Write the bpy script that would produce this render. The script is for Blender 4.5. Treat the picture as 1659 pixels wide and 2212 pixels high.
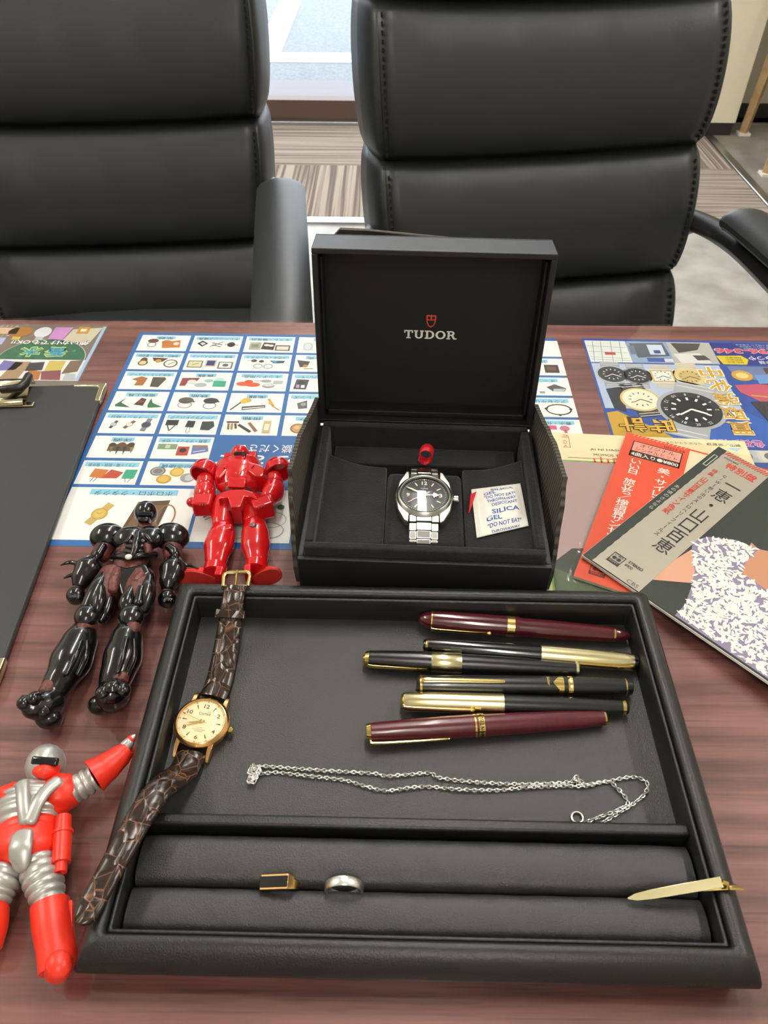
import bpy, bmesh, math, random
from mathutils import Vector, Matrix
R = math.radians
random.seed(7)
for o in list(bpy.data.objects):
    bpy.data.objects.remove(o)
scene = bpy.context.scene
COL = scene.collection

# ---------------------------------------------------------------- camera
T = 0.72                                   # height of the table's clear mat above the floor
PITCH, ROLL, FPX, CAMH = R(44.2), R(0.55), 1620.0, 0.40
_fw = Vector((0, math.cos(PITCH), -math.sin(PITCH)))
_rt0 = Vector((1, 0, 0)); _up0 = _rt0.cross(_fw)
_rt = math.cos(ROLL) * _rt0 + math.sin(ROLL) * _up0
_up = -math.sin(ROLL) * _rt0 + math.cos(ROLL) * _up0
CAMPOS = Vector((0, 0, T + CAMH))
cd = bpy.data.cameras.new('camera')
cd.sensor_fit = 'VERTICAL'; cd.sensor_height = 36.0; cd.lens = 36.0 * FPX / 2212.0
cd.clip_start = 0.01; cd.clip_end = 100
cd.dof.use_dof = True; cd.dof.focus_distance = 0.56; cd.dof.aperture_fstop = 22.0
cam = bpy.data.objects.new('camera', cd); COL.objects.link(cam)
m3 = Matrix((_rt, _up, -_fw)).transposed()
cam.matrix_world = Matrix.Translation(CAMPOS) @ m3.to_4x4()
scene.camera = cam

# ---------------------------------------------------------------- world, exposure
w = bpy.data.worlds.new('sky'); scene.world = w; w.use_nodes = True
bg = w.node_tree.nodes['Background']
bg.inputs['Color'].default_value = (0.86, 0.93, 1.0, 1)
bg.inputs['Strength'].default_value = 4.2
vs = scene.view_settings
vs.view_transform = 'Standard'; vs.look = 'None'; vs.gamma = 1.0; vs.use_curve_mapping = False
vs.exposure = 0.0
LAMP = 112.0                                # emission of the ceiling tubes

# ---------------------------------------------------------------- helpers
def tp(px, py, z=0.0):
    """point of the photograph on the horizontal plane z above the table"""
    d = _fw + _rt * ((px - 829.5) / FPX) - _up * ((py - 1106.0) / FPX)
    return CAMPOS + d * ((T + z - CAMPOS.z) / d.z)

def lin(h):
    if isinstance(h, str):
        h = h.lstrip('#'); c = [int(h[i:i + 2], 16) / 255 for i in (0, 2, 4)]
    else:
        c = list(h)
    return tuple(x / 12.92 if x <= 0.04045 else ((x + 0.055) / 1.055) ** 2.4 for x in c)

MATS = {}
def mat(name, col='808080', rough=0.5, metal=0.0, bump=0.0, bscale=200.0, var=0.0, vscale=20.0,
        coat=0.0, spec=0.5, sheen=0.0, col2=None, emit=0.0, alpha=1.0):
    if name in MATS: return MATS[name]
    m = bpy.data.materials.new(name); m.use_nodes = True
    nt = m.node_tree; b = nt.nodes['Principled BSDF']; L = nt.links.new
    c = lin(col)
    b.inputs['Base Color'].default_value = (*c, 1); b.inputs['Roughness'].default_value = rough
    b.inputs['Metallic'].default_value = metal; b.inputs['Coat Weight'].default_value = coat
    b.inputs['Coat Roughness'].default_value = 0.08
    b.inputs['Specular IOR Level'].default_value = spec
    b.inputs['Sheen Weight'].default_value = sheen; b.inputs['Alpha'].default_value = alpha
    tc = nt.nodes.new('ShaderNodeTexCoord')
    if emit:
        b.inputs['Emission Color'].default_value = (*c, 1); b.inputs['Emission Strength'].default_value = emit
    if var or col2:
        n = nt.nodes.new('ShaderNodeTexNoise'); n.inputs['Scale'].default_value = vscale
        n.inputs['Detail'].default_value = 4; L(tc.outputs['Object'], n.inputs['Vector'])
        r = nt.nodes.new('ShaderNodeValToRGB'); L(n.outputs['Fac'], r.inputs['Fac'])
        c2 = lin(col2) if col2 else tuple(x * (1 - var) for x in c)
        r.color_ramp.elements[0].position = 0.35; r.color_ramp.elements[1].position = 0.65
        r.color_ramp.elements[0].color = (*c2, 1); r.color_ramp.elements[1].color = (*c, 1)
        L(r.outputs['Color'], b.inputs['Base Color'])
    if bump:
        n = nt.nodes.new('ShaderNodeTexNoise'); n.inputs['Scale'].default_value = bscale
        n.inputs['Detail'].default_value = 3; L(tc.outputs['Object'], n.inputs['Vector'])
        bp = nt.nodes.new('ShaderNodeBump'); bp.inputs['Strength'].default_value = bump
        bp.inputs['Distance'].default_value = 0.001
        L(n.outputs['Fac'], bp.inputs['Height']); L(bp.outputs['Normal'], b.inputs['Normal'])
    MATS[name] = m
    return m

def print_mat(name, rough=0.35, coat=0.0, metal=0.0):
    """printed paper: the flat inks are stored as a colour attribute"""
    if name in MATS: return MATS[name]
    m = bpy.data.materials.new(name); m.use_nodes = True
    nt = m.node_tree; b = nt.nodes['Principled BSDF']
    a = nt.nodes.new('ShaderNodeVertexColor'); a.layer_name = 'ink'
    nt.links.new(a.outputs['Color'], b.inputs['Base Color'])
    b.inputs['Roughness'].default_value = rough; b.inputs['Coat Weight'].default_value = coat
    b.inputs['Metallic'].default_value = metal
    MATS[name] = m
    return m

def tag(o, label=None, cat=None, group=None, kind=None):
    if label: o['label'] = label
    if cat: o['category'] = cat
    if group: o['group'] = group
    if kind: o['kind'] = kind
    return o

def thing(name, label, cat, loc, group=None):
    o = bpy.data.objects.new(name, None); COL.objects.link(o)
    o.empty_display_size = 0.02; o.location = loc
    return tag(o, label, cat, group)

def root_loc(o):
    v = Vector((0, 0, 0))
    while o is not None:
        v += Vector(o.location); o = o.parent
    return v

class MB:
    """collects geometry in world coordinates, builds ONE mesh object"""
    def __init__(s, M=None):
        s.v = []; s.f = []; s.c = []; s.M = M or Matrix.Identity(4); s.col = None
    def add(s, vs_, fs, col=None, M=None):
        n = len(s.v); MM = s.M @ M if M is not None else s.M
        s.v += [MM @ Vector(v) for v in vs_]
        s.f += [tuple(i + n for i in f) for f in fs]
        s.c += [col or s.col] * len(fs)
        return s
    def box(s, c, d, M=None, taper=1.0, col=None):
        x, y, z = c; a, b, h = d[0] / 2, d[1] / 2, d[2] / 2
        vs_ = []
        for sz in (-1, 1):
            t = taper if sz > 0 else 1.0
            vs_ += [(x - a * t, y - b * t, z + sz * h), (x + a * t, y - b * t, z + sz * h), (x + a * t, y + b * t, z + sz * h), (x - a * t, y + b * t, z + sz * h)]
        return s.add(vs_, [(3, 2, 1, 0), (4, 5, 6, 7), (0, 1, 5, 4), (1, 2, 6, 5), (2, 3, 7, 6), (3, 0, 4, 7)], col, M)
    def prism(s, poly, z0, z1, M=None, col=None):
        n = len(poly)
        a = sum(poly[i][0] * poly[(i + 1) % n][1] - poly[(i + 1) % n][0] * poly[i][1] for i in range(n))
        if a < 0: poly = poly[::-1]
        vs_ = [(x, y, z0) for x, y in poly] + [(x, y, z1) for x, y in poly]
        fs = [tuple(range(n))[::-1], tuple(range(n, 2 * n))]
        fs += [(i, (i + 1) % n, n + (i + 1) % n, n + i) for i in range(n)]
        return s.add(vs_, fs, col, M)
    def lathe(s, prof, p0=(0, 0, 0), axis=(0, 0, 1), n=24, flat=None, M=None, col=None, squash=None, cap=(True, True)):
        """prof: (t along the axis, radius)"""
        a = Vector(axis).normalized(); p0 = Vector(p0)
        u = a.orthogonal().normalized() if flat is None else Vector(flat).normalized()
        u = (u - a * u.dot(a)).normalized(); v = a.cross(u)
        vs_ = []; fs = []
        k1, k2 = squash or (1, 1)
        for t, r in prof:
            for i in range(n):
                q = 2 * math.pi * i / n
                vs_.append(p0 + a * t + u * (r * k1 * math.cos(q)) + v * (r * k2 * math.sin(q)))
        for j in range(len(prof) - 1):
            for i in range(n):
                fs.append((j * n + i, j * n + (i + 1) % n, (j + 1) * n + (i + 1) % n, (j + 1) * n + i))
        if prof[0][1] > 1e-9 and cap[0]: fs.append(tuple(range(n))[::-1])
        if prof[-1][1] > 1e-9 and cap[1]: fs.append(tuple((len(prof) - 1) * n + i for i in range(n)))
        return s.add(vs_, fs, col, M)
    def tube(s, pts, rad, n=10, up=None, sq=(1, 1), closed=False, caps=True, M=None, col=None):
        """sweep of ellipses along a polyline; rad a number or a list; sq squashes (side, up)"""
        P = [Vector(p) for p in pts]; m = len(P)
        if not isinstance(rad, (list, tuple)): rad = [rad] * m
        vs_ = []; fs = []; prev = Vector(up) if up is not None else None
        for i in range(m):
            if closed: d = P[(i + 1) % m] - P[i - 1]
            else: d = P[min(i + 1, m - 1)] - P[max(i - 1, 0)]
            d = d.normalized() if d.length > 1e-12 else Vector((0, 0, 1))
            if prev is None: prev = d.orthogonal()
            w_ = prev - d * prev.dot(d)
            w_ = w_.normalized() if w_.length > 1e-6 else d.orthogonal().normalized()
            if up is None: prev = w_
            u = d.cross(w_)
            for k in range(n):
                q = 2 * math.pi * (k + .5) / n
                vs_.append(P[i] + u * (math.cos(q) * rad[i] * sq[0]) + w_ * (math.sin(q) * rad[i] * sq[1]))
        for i in range(m if closed else m - 1):
            j = (i + 1) % m
            for k in range(n):
                fs.append((i * n + k, j * n + k, j * n + (k + 1) % n, i * n + (k + 1) % n))
        fs = [f[::-1] for f in fs]
        if caps and not closed:
            fs.append(tuple(range(n))[::-1][::-1]); fs.append(tuple((m - 1) * n + k for k in range(n))[::-1])
        return s.add(vs_, fs, col, M)
    def ball(s, c, r, M=None, nu=16, nv=10, col=None):
        r = r if isinstance(r, (tuple, list)) else (r, r, r)
        vs_ = []; fs = []
        for j in range(nv + 1):
            th = math.pi * j / nv
            for i in range(nu):
                q = 2 * math.pi * i / nu
                vs_.append((c[0] + r[0] * math.sin(th) * math.cos(q), c[1] + r[1] * math.sin(th) * math.sin(q), c[2] + r[2] * math.cos(th)))
        for j in range(nv):
            for i in range(nu):
                fs.append((j * nu + i, (j + 1) * nu + i, (j + 1) * nu + (i + 1) % nu, j * nu + (i + 1) % nu))
        return s.add(vs_, fs, col, M)
    def build(s, name, m, parent=None, smooth=True, bevel=0.0, seg=2, sub=0, angle=40, label=None, kind=None, loc=None):
        base = root_loc(parent) if parent is not None else (Vector(loc) if loc is not None else Vector((0, 0, 0)))
        me = bpy.data.meshes.new(name)
        me.from_pydata([v - base for v in s.v], [], s.f)
        bm = bmesh.new(); bm.from_mesh(me)
        if any(c is not None for c in s.c):
            lay = bm.loops.layers.float_color.new('ink')
            bm.faces.ensure_lookup_table()
            for f, c in zip(bm.faces, s.c):
                cc = (*lin(c or 'ffffff'), 1)
                for lp in f.loops: lp[lay] = cc
        else:
            bmesh.ops.remove_doubles(bm, verts=bm.verts, dist=1e-7)
            bmesh.ops.recalc_face_normals(bm, faces=bm.faces)
        for f in bm.faces: f.smooth = smooth
        if smooth:
            for e in bm.edges:
                if len(e.link_faces) == 2 and e.calc_face_angle(0) > R(angle): e.smooth = False
        bm.to_mesh(me); bm.free()
        o = bpy.data.objects.new(name, me); COL.objects.link(o)
        if isinstance(m, str): m = MATS[m]
        me.materials.append(m)
        if parent is not None: o.parent = parent
        elif loc is not None: o.location = loc
        if bevel:
            md = o.modifiers.new('bevel', 'BEVEL'); md.width = bevel; md.segments = seg
            md.limit_method = 'ANGLE'; md.angle_limit = R(35); md.harden_normals = False
        if sub:
            md = o.modifiers.new('subdiv', 'SUBSURF'); md.levels = sub; md.render_levels = sub
        tag(o, label, None, None, kind)
        return o

_TC = {}
def glyphs(s_, bold=0.0):
    """flat outline of a line of text: (verts 2d, faces, width, height) with its lower left at 0,0 and unit size"""
    k = (s_, bold)
    if k in _TC: return _TC[k]
    cu = bpy.data.curves.new('t', 'FONT'); cu.body = s_; cu.size = 1.0; cu.offset = bold
    cu.resolution_u = 3; cu.fill_mode = 'FRONT'
    ob = bpy.data.objects.new('t', cu); COL.objects.link(ob)
    dg = bpy.context.evaluated_depsgraph_get(); dg.update()
    me = ob.evaluated_get(dg).to_mesh()
    vs_ = [(v.co.x, v.co.y) for v in me.vertices]; fs = [tuple(p.vertices) for p in me.polygons]
    ob.evaluated_get(dg).to_mesh_clear()
    bpy.data.objects.remove(ob); bpy.data.curves.remove(cu)
    if vs_:
        x0 = min(v[0] for v in vs_); x1 = max(v[0] for v in vs_); y0 = min(v[1] for v in vs_); y1 = max(v[1] for v in vs_)
        vs_ = [(x - x0, y - y0) for x, y in vs_]
    else: x0 = x1 = y0 = y1 = 0
    _TC[k] = (vs_, fs, max(x1 - x0, 1e-6), max(y1 - y0, 1e-6))
    return _TC[k]

class Print(MB):
    """flat inks on a sheet whose frame is M (x right, y up, z out of the sheet)"""
    DZ = 0.00006
    def poly(s, pts, col, k=1):
        a = sum(pts[i][0] * pts[(i + 1) % len(pts)][1] - pts[(i + 1) % len(pts)][0] * pts[i][1] for i in range(len(pts)))
        if a < 0: pts = pts[::-1]
        return s.add([(x, y, k * s.DZ) for x, y in pts], [tuple(range(len(pts)))], col)
    def rect(s, x0, y0, x1, y1, col, k=1):
        return s.poly([(x0, y0), (x1, y0), (x1, y1), (x0, y1)], col, k)
    def ell(s, x, y, a, b, col, k=1, rot=0, n=16):
        c_, s_ = math.cos(rot), math.sin(rot); P = []
        for i in range(n):
            q = 2 * math.pi * i / n; u, v = a * math.cos(q), b * math.sin(q)
            P.append((x + u * c_ - v * s_, y + u * s_ + v * c_))
        return s.poly(P, col, k)
    def ring(s, x, y, a, b, t, col, k=1, n=20):
        vs_ = []; fs = []
        for i in range(n):
            q = 2 * math.pi * i / n
            vs_ += [(x + a * math.cos(q), y + b * math.sin(q), k * s.DZ), (x + (a - t) * math.cos(q), y + (b - t) * math.sin(q), k * s.DZ)]
        for i in range(n):
            j = (i + 1) % n; fs.append((2 * i, 2 * j, 2 * j + 1, 2 * i + 1))
        return s.add(vs_, fs, col)
    def line(s, x0, y0, x1, y1, t, col, k=1):
        d = Vector((x1 - x0, y1 - y0)); nrm = Vector((-d.y, d.x)).normalized() * t / 2
        return s.poly([(x0 + nrm.x, y0 + nrm.y), (x0 - nrm.x, y0 - nrm.y), (x1 - nrm.x, y1 - nrm.y), (x1 + nrm.x, y1 + nrm.y)], col, k)
    def text(s, t, x, y, w_, h, col, k=2, rot=0.0, bold=0.0, stretch=True):
        """text fitted into a w_ by h box centred on x,y"""
        vs_, fs, tw, th = glyphs(t, bold)
        sx, sy = w_ / tw, h / th
        if not stretch: sx = sy = min(sx, sy)
        c_, s_ = math.cos(rot), math.sin(rot)
        P = []
        for a, b in vs_:
            u, v = (a - tw / 2) * sx, (b - th / 2) * sy
            P.append((x + u * c_ - v * s_, y + u * s_ + v * c_, k * s.DZ))
        return s.add(P, fs, col)
    def vtext(s, t, x, y, size, pitch, col, k=2, bold=0.0, rot=0.0, asp=1.0):
        """vertical line of characters running down from x,y (in the sheet's own y)"""
        for i, ch in enumerate(t):
            if ch == ' ': continue
            yy = y - i * pitch
            vs_, fs, tw, th = glyphs(ch, bold)
            sc = size / 0.95
            if ch in 'ー―': s.text(ch, x, yy, size * .9, max(size * .12, th * sc), col, k, math.pi / 2, bold)
            else: s.text(ch, x, yy, min(size, tw * sc) * asp, min(size, th * sc), col, k, rot, bold)
        return s

def frame(o, xdir, zdir=(0, 0, 1)):
    """matrix with origin o, x along xdir, z along zdir"""
    x = Vector(xdir).normalized(); z = Vector(zdir).normalized()
    z = (z - x * z.dot(x)).normalized(); y = z.cross(x)
    M = Matrix((x, y, z)).transposed().to_4x4(); M.translation = Vector(o)
    return M

def bez(pts, n=8):
    """Catmull-Rom through points"""
    P = [Vector(p) for p in pts]; out = []
    for i in range(len(P) - 1):
        p0 = P[max(i - 1, 0)]; p1 = P[i]; p2 = P[i + 1]; p3 = P[min(i + 2, len(P) - 1)]
        for k in range(n):
            t = k / n
            out.append(0.5 * ((2 * p1) + (p2 - p0) * t + (2 * p0 - 5 * p1 + 4 * p2 - p3) * t * t + (3 * p1 - p0 - 3 * p2 + p3) * t ** 3))
    out.append(P[-1])
    return out

# ---------------------------------------------------------------- materials
def wood_mat():
    m = bpy.data.materials.new('mahogany_wood'); m.use_nodes = True
    nt = m.node_tree; b = nt.nodes['Principled BSDF']; L = nt.links.new
    tc = nt.nodes.new('ShaderNodeTexCoord'); mp = nt.nodes.new('ShaderNodeMapping')
    mp.inputs['Scale'].default_value = (1.6, 26, 8); L(tc.outputs['Object'], mp.inputs['Vector'])
    n = nt.nodes.new('ShaderNodeTexNoise'); n.inputs['Scale'].default_value = 3.0; n.inputs['Detail'].default_value = 8
    n.inputs['Roughness'].default_value = 0.62; L(mp.outputs['Vector'], n.inputs['Vector'])
    r = nt.nodes.new('ShaderNodeValToRGB'); L(n.outputs['Fac'], r.inputs['Fac'])
    e = r.color_ramp.elements; e[0].position = 0.30; e[1].position = 0.72
    e[0].color = (*lin('4e2c2a'), 1); e[1].color = (*lin('9a6a62'), 1)
    k = e.new(0.52); k.color = (*lin('7f504a'), 1)
    mp2 = nt.nodes.new('ShaderNodeMapping'); mp2.inputs['Scale'].default_value = (9, 420, 8); L(tc.outputs['Object'], mp2.inputs['Vector'])
    n2 = nt.nodes.new('ShaderNodeTexNoise'); n2.inputs['Scale'].default_value = 1.0; n2.inputs['Detail'].default_value = 3; L(mp2.outputs['Vector'], n2.inputs['Vector'])
    r2 = nt.nodes.new('ShaderNodeValToRGB'); L(n2.outputs['Fac'], r2.inputs['Fac'])
    r2.color_ramp.elements[0].position = 0.28; r2.color_ramp.elements[1].position = 0.42
    r2.color_ramp.elements[0].color = (0.45, 0.42, 0.42, 1); r2.color_ramp.elements[1].color = (1, 1, 1, 1)
    mx = nt.nodes.new('ShaderNodeMix'); mx.data_type = 'RGBA'; mx.blend_type = 'MULTIPLY'; mx.inputs['Factor'].default_value = 0.8
    L(r.outputs['Color'], mx.inputs['A']); L(r2.outputs['Color'], mx.inputs['B']); L(mx.outputs['Result'], b.inputs['Base Color'])
    b.inputs['Roughness'].default_value = 0.35
    MATS['mahogany_wood'] = m
wood_mat()

def clear_mat(name, rough, tint, refl=1.45, bump=0.0, bscale=40):
    """thin clear plastic or glass: see-through with a Fresnel sheen"""
    m = bpy.data.materials.new(name); m.use_nodes = True
    nt = m.node_tree; L = nt.links.new
    nt.nodes.remove(nt.nodes['Principled BSDF']); out = nt.nodes['Material Output']
    t = nt.nodes.new('ShaderNodeBsdfTransparent'); t.inputs['Color'].default_value = (*tint, 1)
    g = nt.nodes.new('ShaderNodeBsdfGlossy'); g.inputs['Roughness'].default_value = rough
    f = nt.nodes.new('ShaderNodeLayerWeight'); f.inputs['Blend'].default_value = 0.5
    pw = nt.nodes.new('ShaderNodeMath'); pw.operation = 'POWER'; pw.inputs[1].default_value = 5.0; L(f.outputs['Facing'], pw.inputs[0])
    r0 = ((refl - 1) / (refl + 1)) ** 2
    ma = nt.nodes.new('ShaderNodeMath'); ma.operation = 'MULTIPLY_ADD'; ma.inputs[1].default_value = 1 - r0; ma.inputs[2].default_value = r0; L(pw.outputs[0], ma.inputs[0])
    mx = nt.nodes.new('ShaderNodeMixShader'); L(ma.outputs[0], mx.inputs[0]); L(t.outputs[0], mx.inputs[1]); L(g.outputs[0], mx.inputs[2])
    L(mx.outputs[0], out.inputs['Surface'])
    if bump:
        tc = nt.nodes.new('ShaderNodeTexCoord')
        n = nt.nodes.new('ShaderNodeTexNoise'); n.inputs['Scale'].default_value = bscale; L(tc.outputs['Object'], n.inputs['Vector'])
        bp = nt.nodes.new('ShaderNodeBump'); bp.inputs['Strength'].default_value = bump; bp.inputs['Distance'].default_value = 0.001
        L(n.outputs['Fac'], bp.inputs['Height']); L(bp.outputs['Normal'], g.inputs['Normal']); L(bp.outputs['Normal'], f.inputs['Normal'])
    MATS[name] = m
    return m
clear_mat('clear_desk_mat', 0.06, (0.99, 0.99, 0.99), 1.5, 0.12, 45)
clear_mat('window_glass', 0.0, (0.97, 0.98, 0.98), 1.45)
clear_mat('watch_crystal', 0.0, (0.98, 0.98, 0.98), 1.55)
clear_mat('clear_bag', 0.12, (0.97, 0.97, 0.96), 1.5, 0.5, 130)
clear_mat('smoked_clear', 0.05, (0.9, 0.9, 0.9), 1.5)

mat('black_leather', '1b1b1b', 0.42, bump=0.25, bscale=900, spec=0.5)
mat('chair_leather', '27292a', 0.42, bump=0.10, bscale=500, spec=0.5)
mat('stitch', '101112', 0.8)
mat('black_plastic', '141414', 0.35)
mat('chrome', 'd8d8d8', 0.12, 1.0)
mat('steel', 'c9c9c4', 0.22, 1.0)
mat('steel_brushed', 'c4c2ba', 0.30, 1.0)
mat('silver', 'f2f0ea', 0.30, 1.0)
mat('gold', 'e8cb80', 0.18, 1.0)
mat('pale_gold', 'eadfb0', 0.24, 1.0)
mat('rose_gold', 'e6b678', 0.22, 1.0)
mat('brass_nickel', 'd8cda8', 0.14, 1.0)
# ================================================================ THE ROOM
mat('vinyl_floor', 'b9b6b1', 0.28, var=0.22, vscale=9, col2='9c9892')
mat('grey_floor', '96918a', 0.55, col2='7a756e', vscale=7)
mat('cream_wall', 'f0e8cf', 0.7, bump=0.05, bscale=60)
mat('grey_wall', 'c9c5b6', 0.7, bump=0.05, bscale=60)
mat('dark_base', '2d2725', 0.5)
mat('brown_frame', '6a544c', 0.42, metal=0.3)
mat('aluminium', 'b9bcc0', 0.3, 1.0)
mat('ceiling_white', 'e8e6e0', 0.8)
mat('asphalt', '8f9499', 0.85, bump=0.8, bscale=90, col2='7c8186', vscale=60)
mat('kerb', '8e8b90', 0.8, bump=0.3, bscale=80)
mat('road_paint', 'eeeeee', 0.7)
def carpet_mat(name, axis):
    m = bpy.data.materials.new(name); m.use_nodes = True
    nt = m.node_tree; b = nt.nodes['Principled BSDF']; L = nt.links.new
    tc = nt.nodes.new('ShaderNodeTexCoord'); mp = nt.nodes.new('ShaderNodeMapping')
    mp.inputs['Scale'].default_value = (95, 0.8, 1) if axis == 'y' else (0.8, 95, 1)
    L(tc.outputs['Object'], mp.inputs['Vector'])
    n = nt.nodes.new('ShaderNodeTexNoise'); n.inputs['Scale'].default_value = 1.0; n.inputs['Detail'].default_value = 2; L(mp.outputs['Vector'], n.inputs['Vector'])
    r = nt.nodes.new('ShaderNodeValToRGB'); L(n.outputs['Fac'], r.inputs['Fac'])
    e = r.color_ramp.elements; e[0].position = 0.42; e[1].position = 0.56
    e[0].color = (*lin('6a5d54'), 1); e[1].color = (*lin('a89a8c'), 1)
    L(r.outputs['Color'], b.inputs['Base Color']); b.inputs['Roughness'].default_value = 0.95
    MATS[name] = m
carpet_mat('carpet_along', 'y'); carpet_mat('carpet_across', 'x')

def struct(name, mb, m, parent=None, **k):
    o = mb.build(name, m, parent, **k)
    if parent is None: o['kind'] = 'structure'
    return o
XL, XR, YB, YF, ZC = -2.6, 2.9, -2.2, 3.68, 2.55
floor = struct('floor', MB().box(((XL + XR) / 2, (YB + YF) / 2, -0.06), (XR - XL, YF - YB, 0.12)), 'vinyl_floor', smooth=False)
# strip of carpet tiles before the glass front
ts = 0.5
for i in range(7):
    for j in range(2):
        x0, y0 = -2.075 + i * ts, 2.655 + j * ts
        x1 = min(x0 + ts, 1.405)
        b = MB().box(((x0 + x1) / 2, y0 + ts / 2, 0.004), (x1 - x0 - 0.002, ts - 0.002, 0.008))
        b.build('carpet_tile', 'carpet_across' if (i + j) % 2 == 0 else 'carpet_along', floor, smooth=False)
MB().box((-0.335, 2.63, 0.004), (3.48, 0.045, 0.008)).build('edge_strip', 'aluminium', floor, smooth=False, label='bright edging strip along the carpet tiles')
MB().box((1.425, 3.08, 0.006), (0.035, 0.93, 0.012)).build('edge_strip', 'aluminium', floor, bevel=0.003, label='metal strip between carpet and grey floor')
MB().box(((1.445 + XR) / 2, 3.14, 0.003), (XR - 1.445, 1.08, 0.006)).build('floor_covering', 'grey_floor', floor, smooth=False)
struct('ceiling', MB().box(((XL + XR) / 2, (YB + 4.2) / 2, ZC + 0.05), (XR - XL, 4.2 - YB, 0.1)), 'ceiling_white', smooth=False)
struct('wall_left', MB().box((XL - 0.05, (YB + YF) / 2, ZC / 2), (0.1, YF - YB, ZC)), 'grey_wall', smooth=False)
struct('wall_right', MB().box((XR + 0.05, (YB + 4.1) / 2, ZC / 2), (0.1, 4.1 - YB, ZC)), 'grey_wall', smooth=False)
struct('wall_rear', MB().box(((XL + XR) / 2, YB - 0.05, ZC / 2), (XR - XL, 0.1, ZC)), 'grey_wall', smooth=False)
# cream pillar at the end of the glass front, and the recessed wall beside it
pil = struct('wall_front', MB().box((1.4025, 3.735, ZC / 2 + 0.03), (0.245, 0.35, ZC - 0.06)), 'cream_wall', smooth=False)
MB().box((1.4025, 3.738, 0.03), (0.237, 0.34, 0.06)).build('plinth', 'dark_base', pil, smooth=False)
struct('wall_recess', MB().box(((1.52 + XR) / 2, 3.90, ZC / 2), (XR - 1.52, 0.1, ZC)), 'grey_wall', smooth=False)
struct('baseboard_recess', MB().box(((1.53 + XR) / 2, 3.844, 0.03), (XR - 1.53, 0.010, 0.06)), 'dark_base', smooth=False)
struct('floor_recess', MB().box(((1.53 + XR) / 2, 3.765, -0.06), (XR - 1.53, 0.165, 0.12)), 'grey_floor', smooth=False)
struct('wall_front_left', MB().box((-2.35, 3.74, ZC / 2), (0.5, 0.1, ZC)), 'cream_wall', smooth=False)
# glass front
win = struct('window_1', MB().box((-0.40, 3.73, 1.24), (3.38, 0.008, 2.29)), 'window_glass', smooth=False)
fr = MB().box((-0.40, 3.72, 0.05), (3.40, 0.07, 0.10)); fr.box((-0.40, 3.72, 2.42), (3.40, 0.07, 0.08))
for x in (-2.07, -1.1, 1.27): fr.box((x, 3.72, 1.24), (0.06, 0.07, 2.28))
fr.build('window_frame', 'brown_frame', win, smooth=False, bevel=0.004)
MB().box((-0.40, 3.655, 0.012), (3.40, 0.035, 0.024)).build('threshold', 'aluminium', win, smooth=False, bevel=0.003)
struct('lintel', MB().box((-0.40, 3.74, 2.50), (3.40, 0.1, 0.1)), 'cream_wall', smooth=False)
# outside: step, asphalt and parking lines
struct('step', MB().box((0, 4.08, -0.03), (9, 0.62, 0.06)), 'kerb', smooth=False)
asp = struct('street', MB().box((0, 12.4, -0.06), (30, 16, 0.10)), 'asphalt', smooth=False)
MB().box((0, 4.87, -0.008), (9, 0.20, 0.006)).build('parking_line', 'road_paint', asp, smooth=False)
for x in (-0.70, 1.8):
    MB().prism([(x - 0.075, 4.9), (x + 0.075, 4.9), (x + 0.06, 9.5), (x - 0.09, 9.5)], -0.011, -0.004).build('parking_line', 'road_paint', asp, smooth=False)

# ceiling lights: long tubes behind white diffusers
mat('lamp_tube', 'fffaf2', 0.5, emit=LAMP)
mat('lamp_housing', 'f0f0ee', 0.5)
def ceiling_light(x, y, along_y, label, n=1.25):
    t = thing('ceiling_light', label, 'light', (x, y, ZC - 0.07), 'long ceiling lights')
    a, b = (0.10, n) if along_y else (n, 0.10)
    MB().box((x, y, ZC - 0.025), (a, b, 0.05)).build('housing', 'lamp_housing', t, smooth=False, bevel=0.004)
    MB().box((x, y, ZC - 0.06), (0.036 if along_y else a * .97, b * .97 if along_y else 0.036, 0.02)).build('diffuser', 'lamp_tube', t, smooth=False)
ceiling_light(0.12, 1.28, True, 'long ceiling light above the middle of the table')
ceiling_light(1.62, 0.75, True, 'long ceiling light above the right end of the table')
ceiling_light(-1.75, 0.75, True, 'long ceiling light above the left end of the table')
ceiling_light(0.12, -1.15, True, 'long ceiling light behind the photographer')
ceiling_light(0.12, 2.95, True, 'long ceiling light above the carpet strip')

# ---------------------------------------------------------------- desk
desk = thing('desk', 'mahogany wood desk covered with a clear mat', 'desk', (0, 0.28, 0))
MB().box((0, 0.272, T - 0.0165), (1.6, 0.846, 0.029)).build('table_top', 'mahogany_wood', desk, bevel=0.002, smooth=False)
MB().box((0, 0.272, T - 0.00075), (1.598, 0.844, 0.0011)).build('desk_mat', 'clear_desk_mat', desk, smooth=False, label='clear plastic desk mat')
mat('desk_metal', '3a3a3c', 0.4, 0.6)
for sx in (-1, 1):
    for sy in (-1, 1):
        MB().box((sx * 0.74, 0.272 + sy * 0.36, (T - 0.031) / 2), (0.05, 0.05, T - 0.031)).build('leg', 'desk_metal', desk, smooth=False, bevel=0.003)

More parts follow.
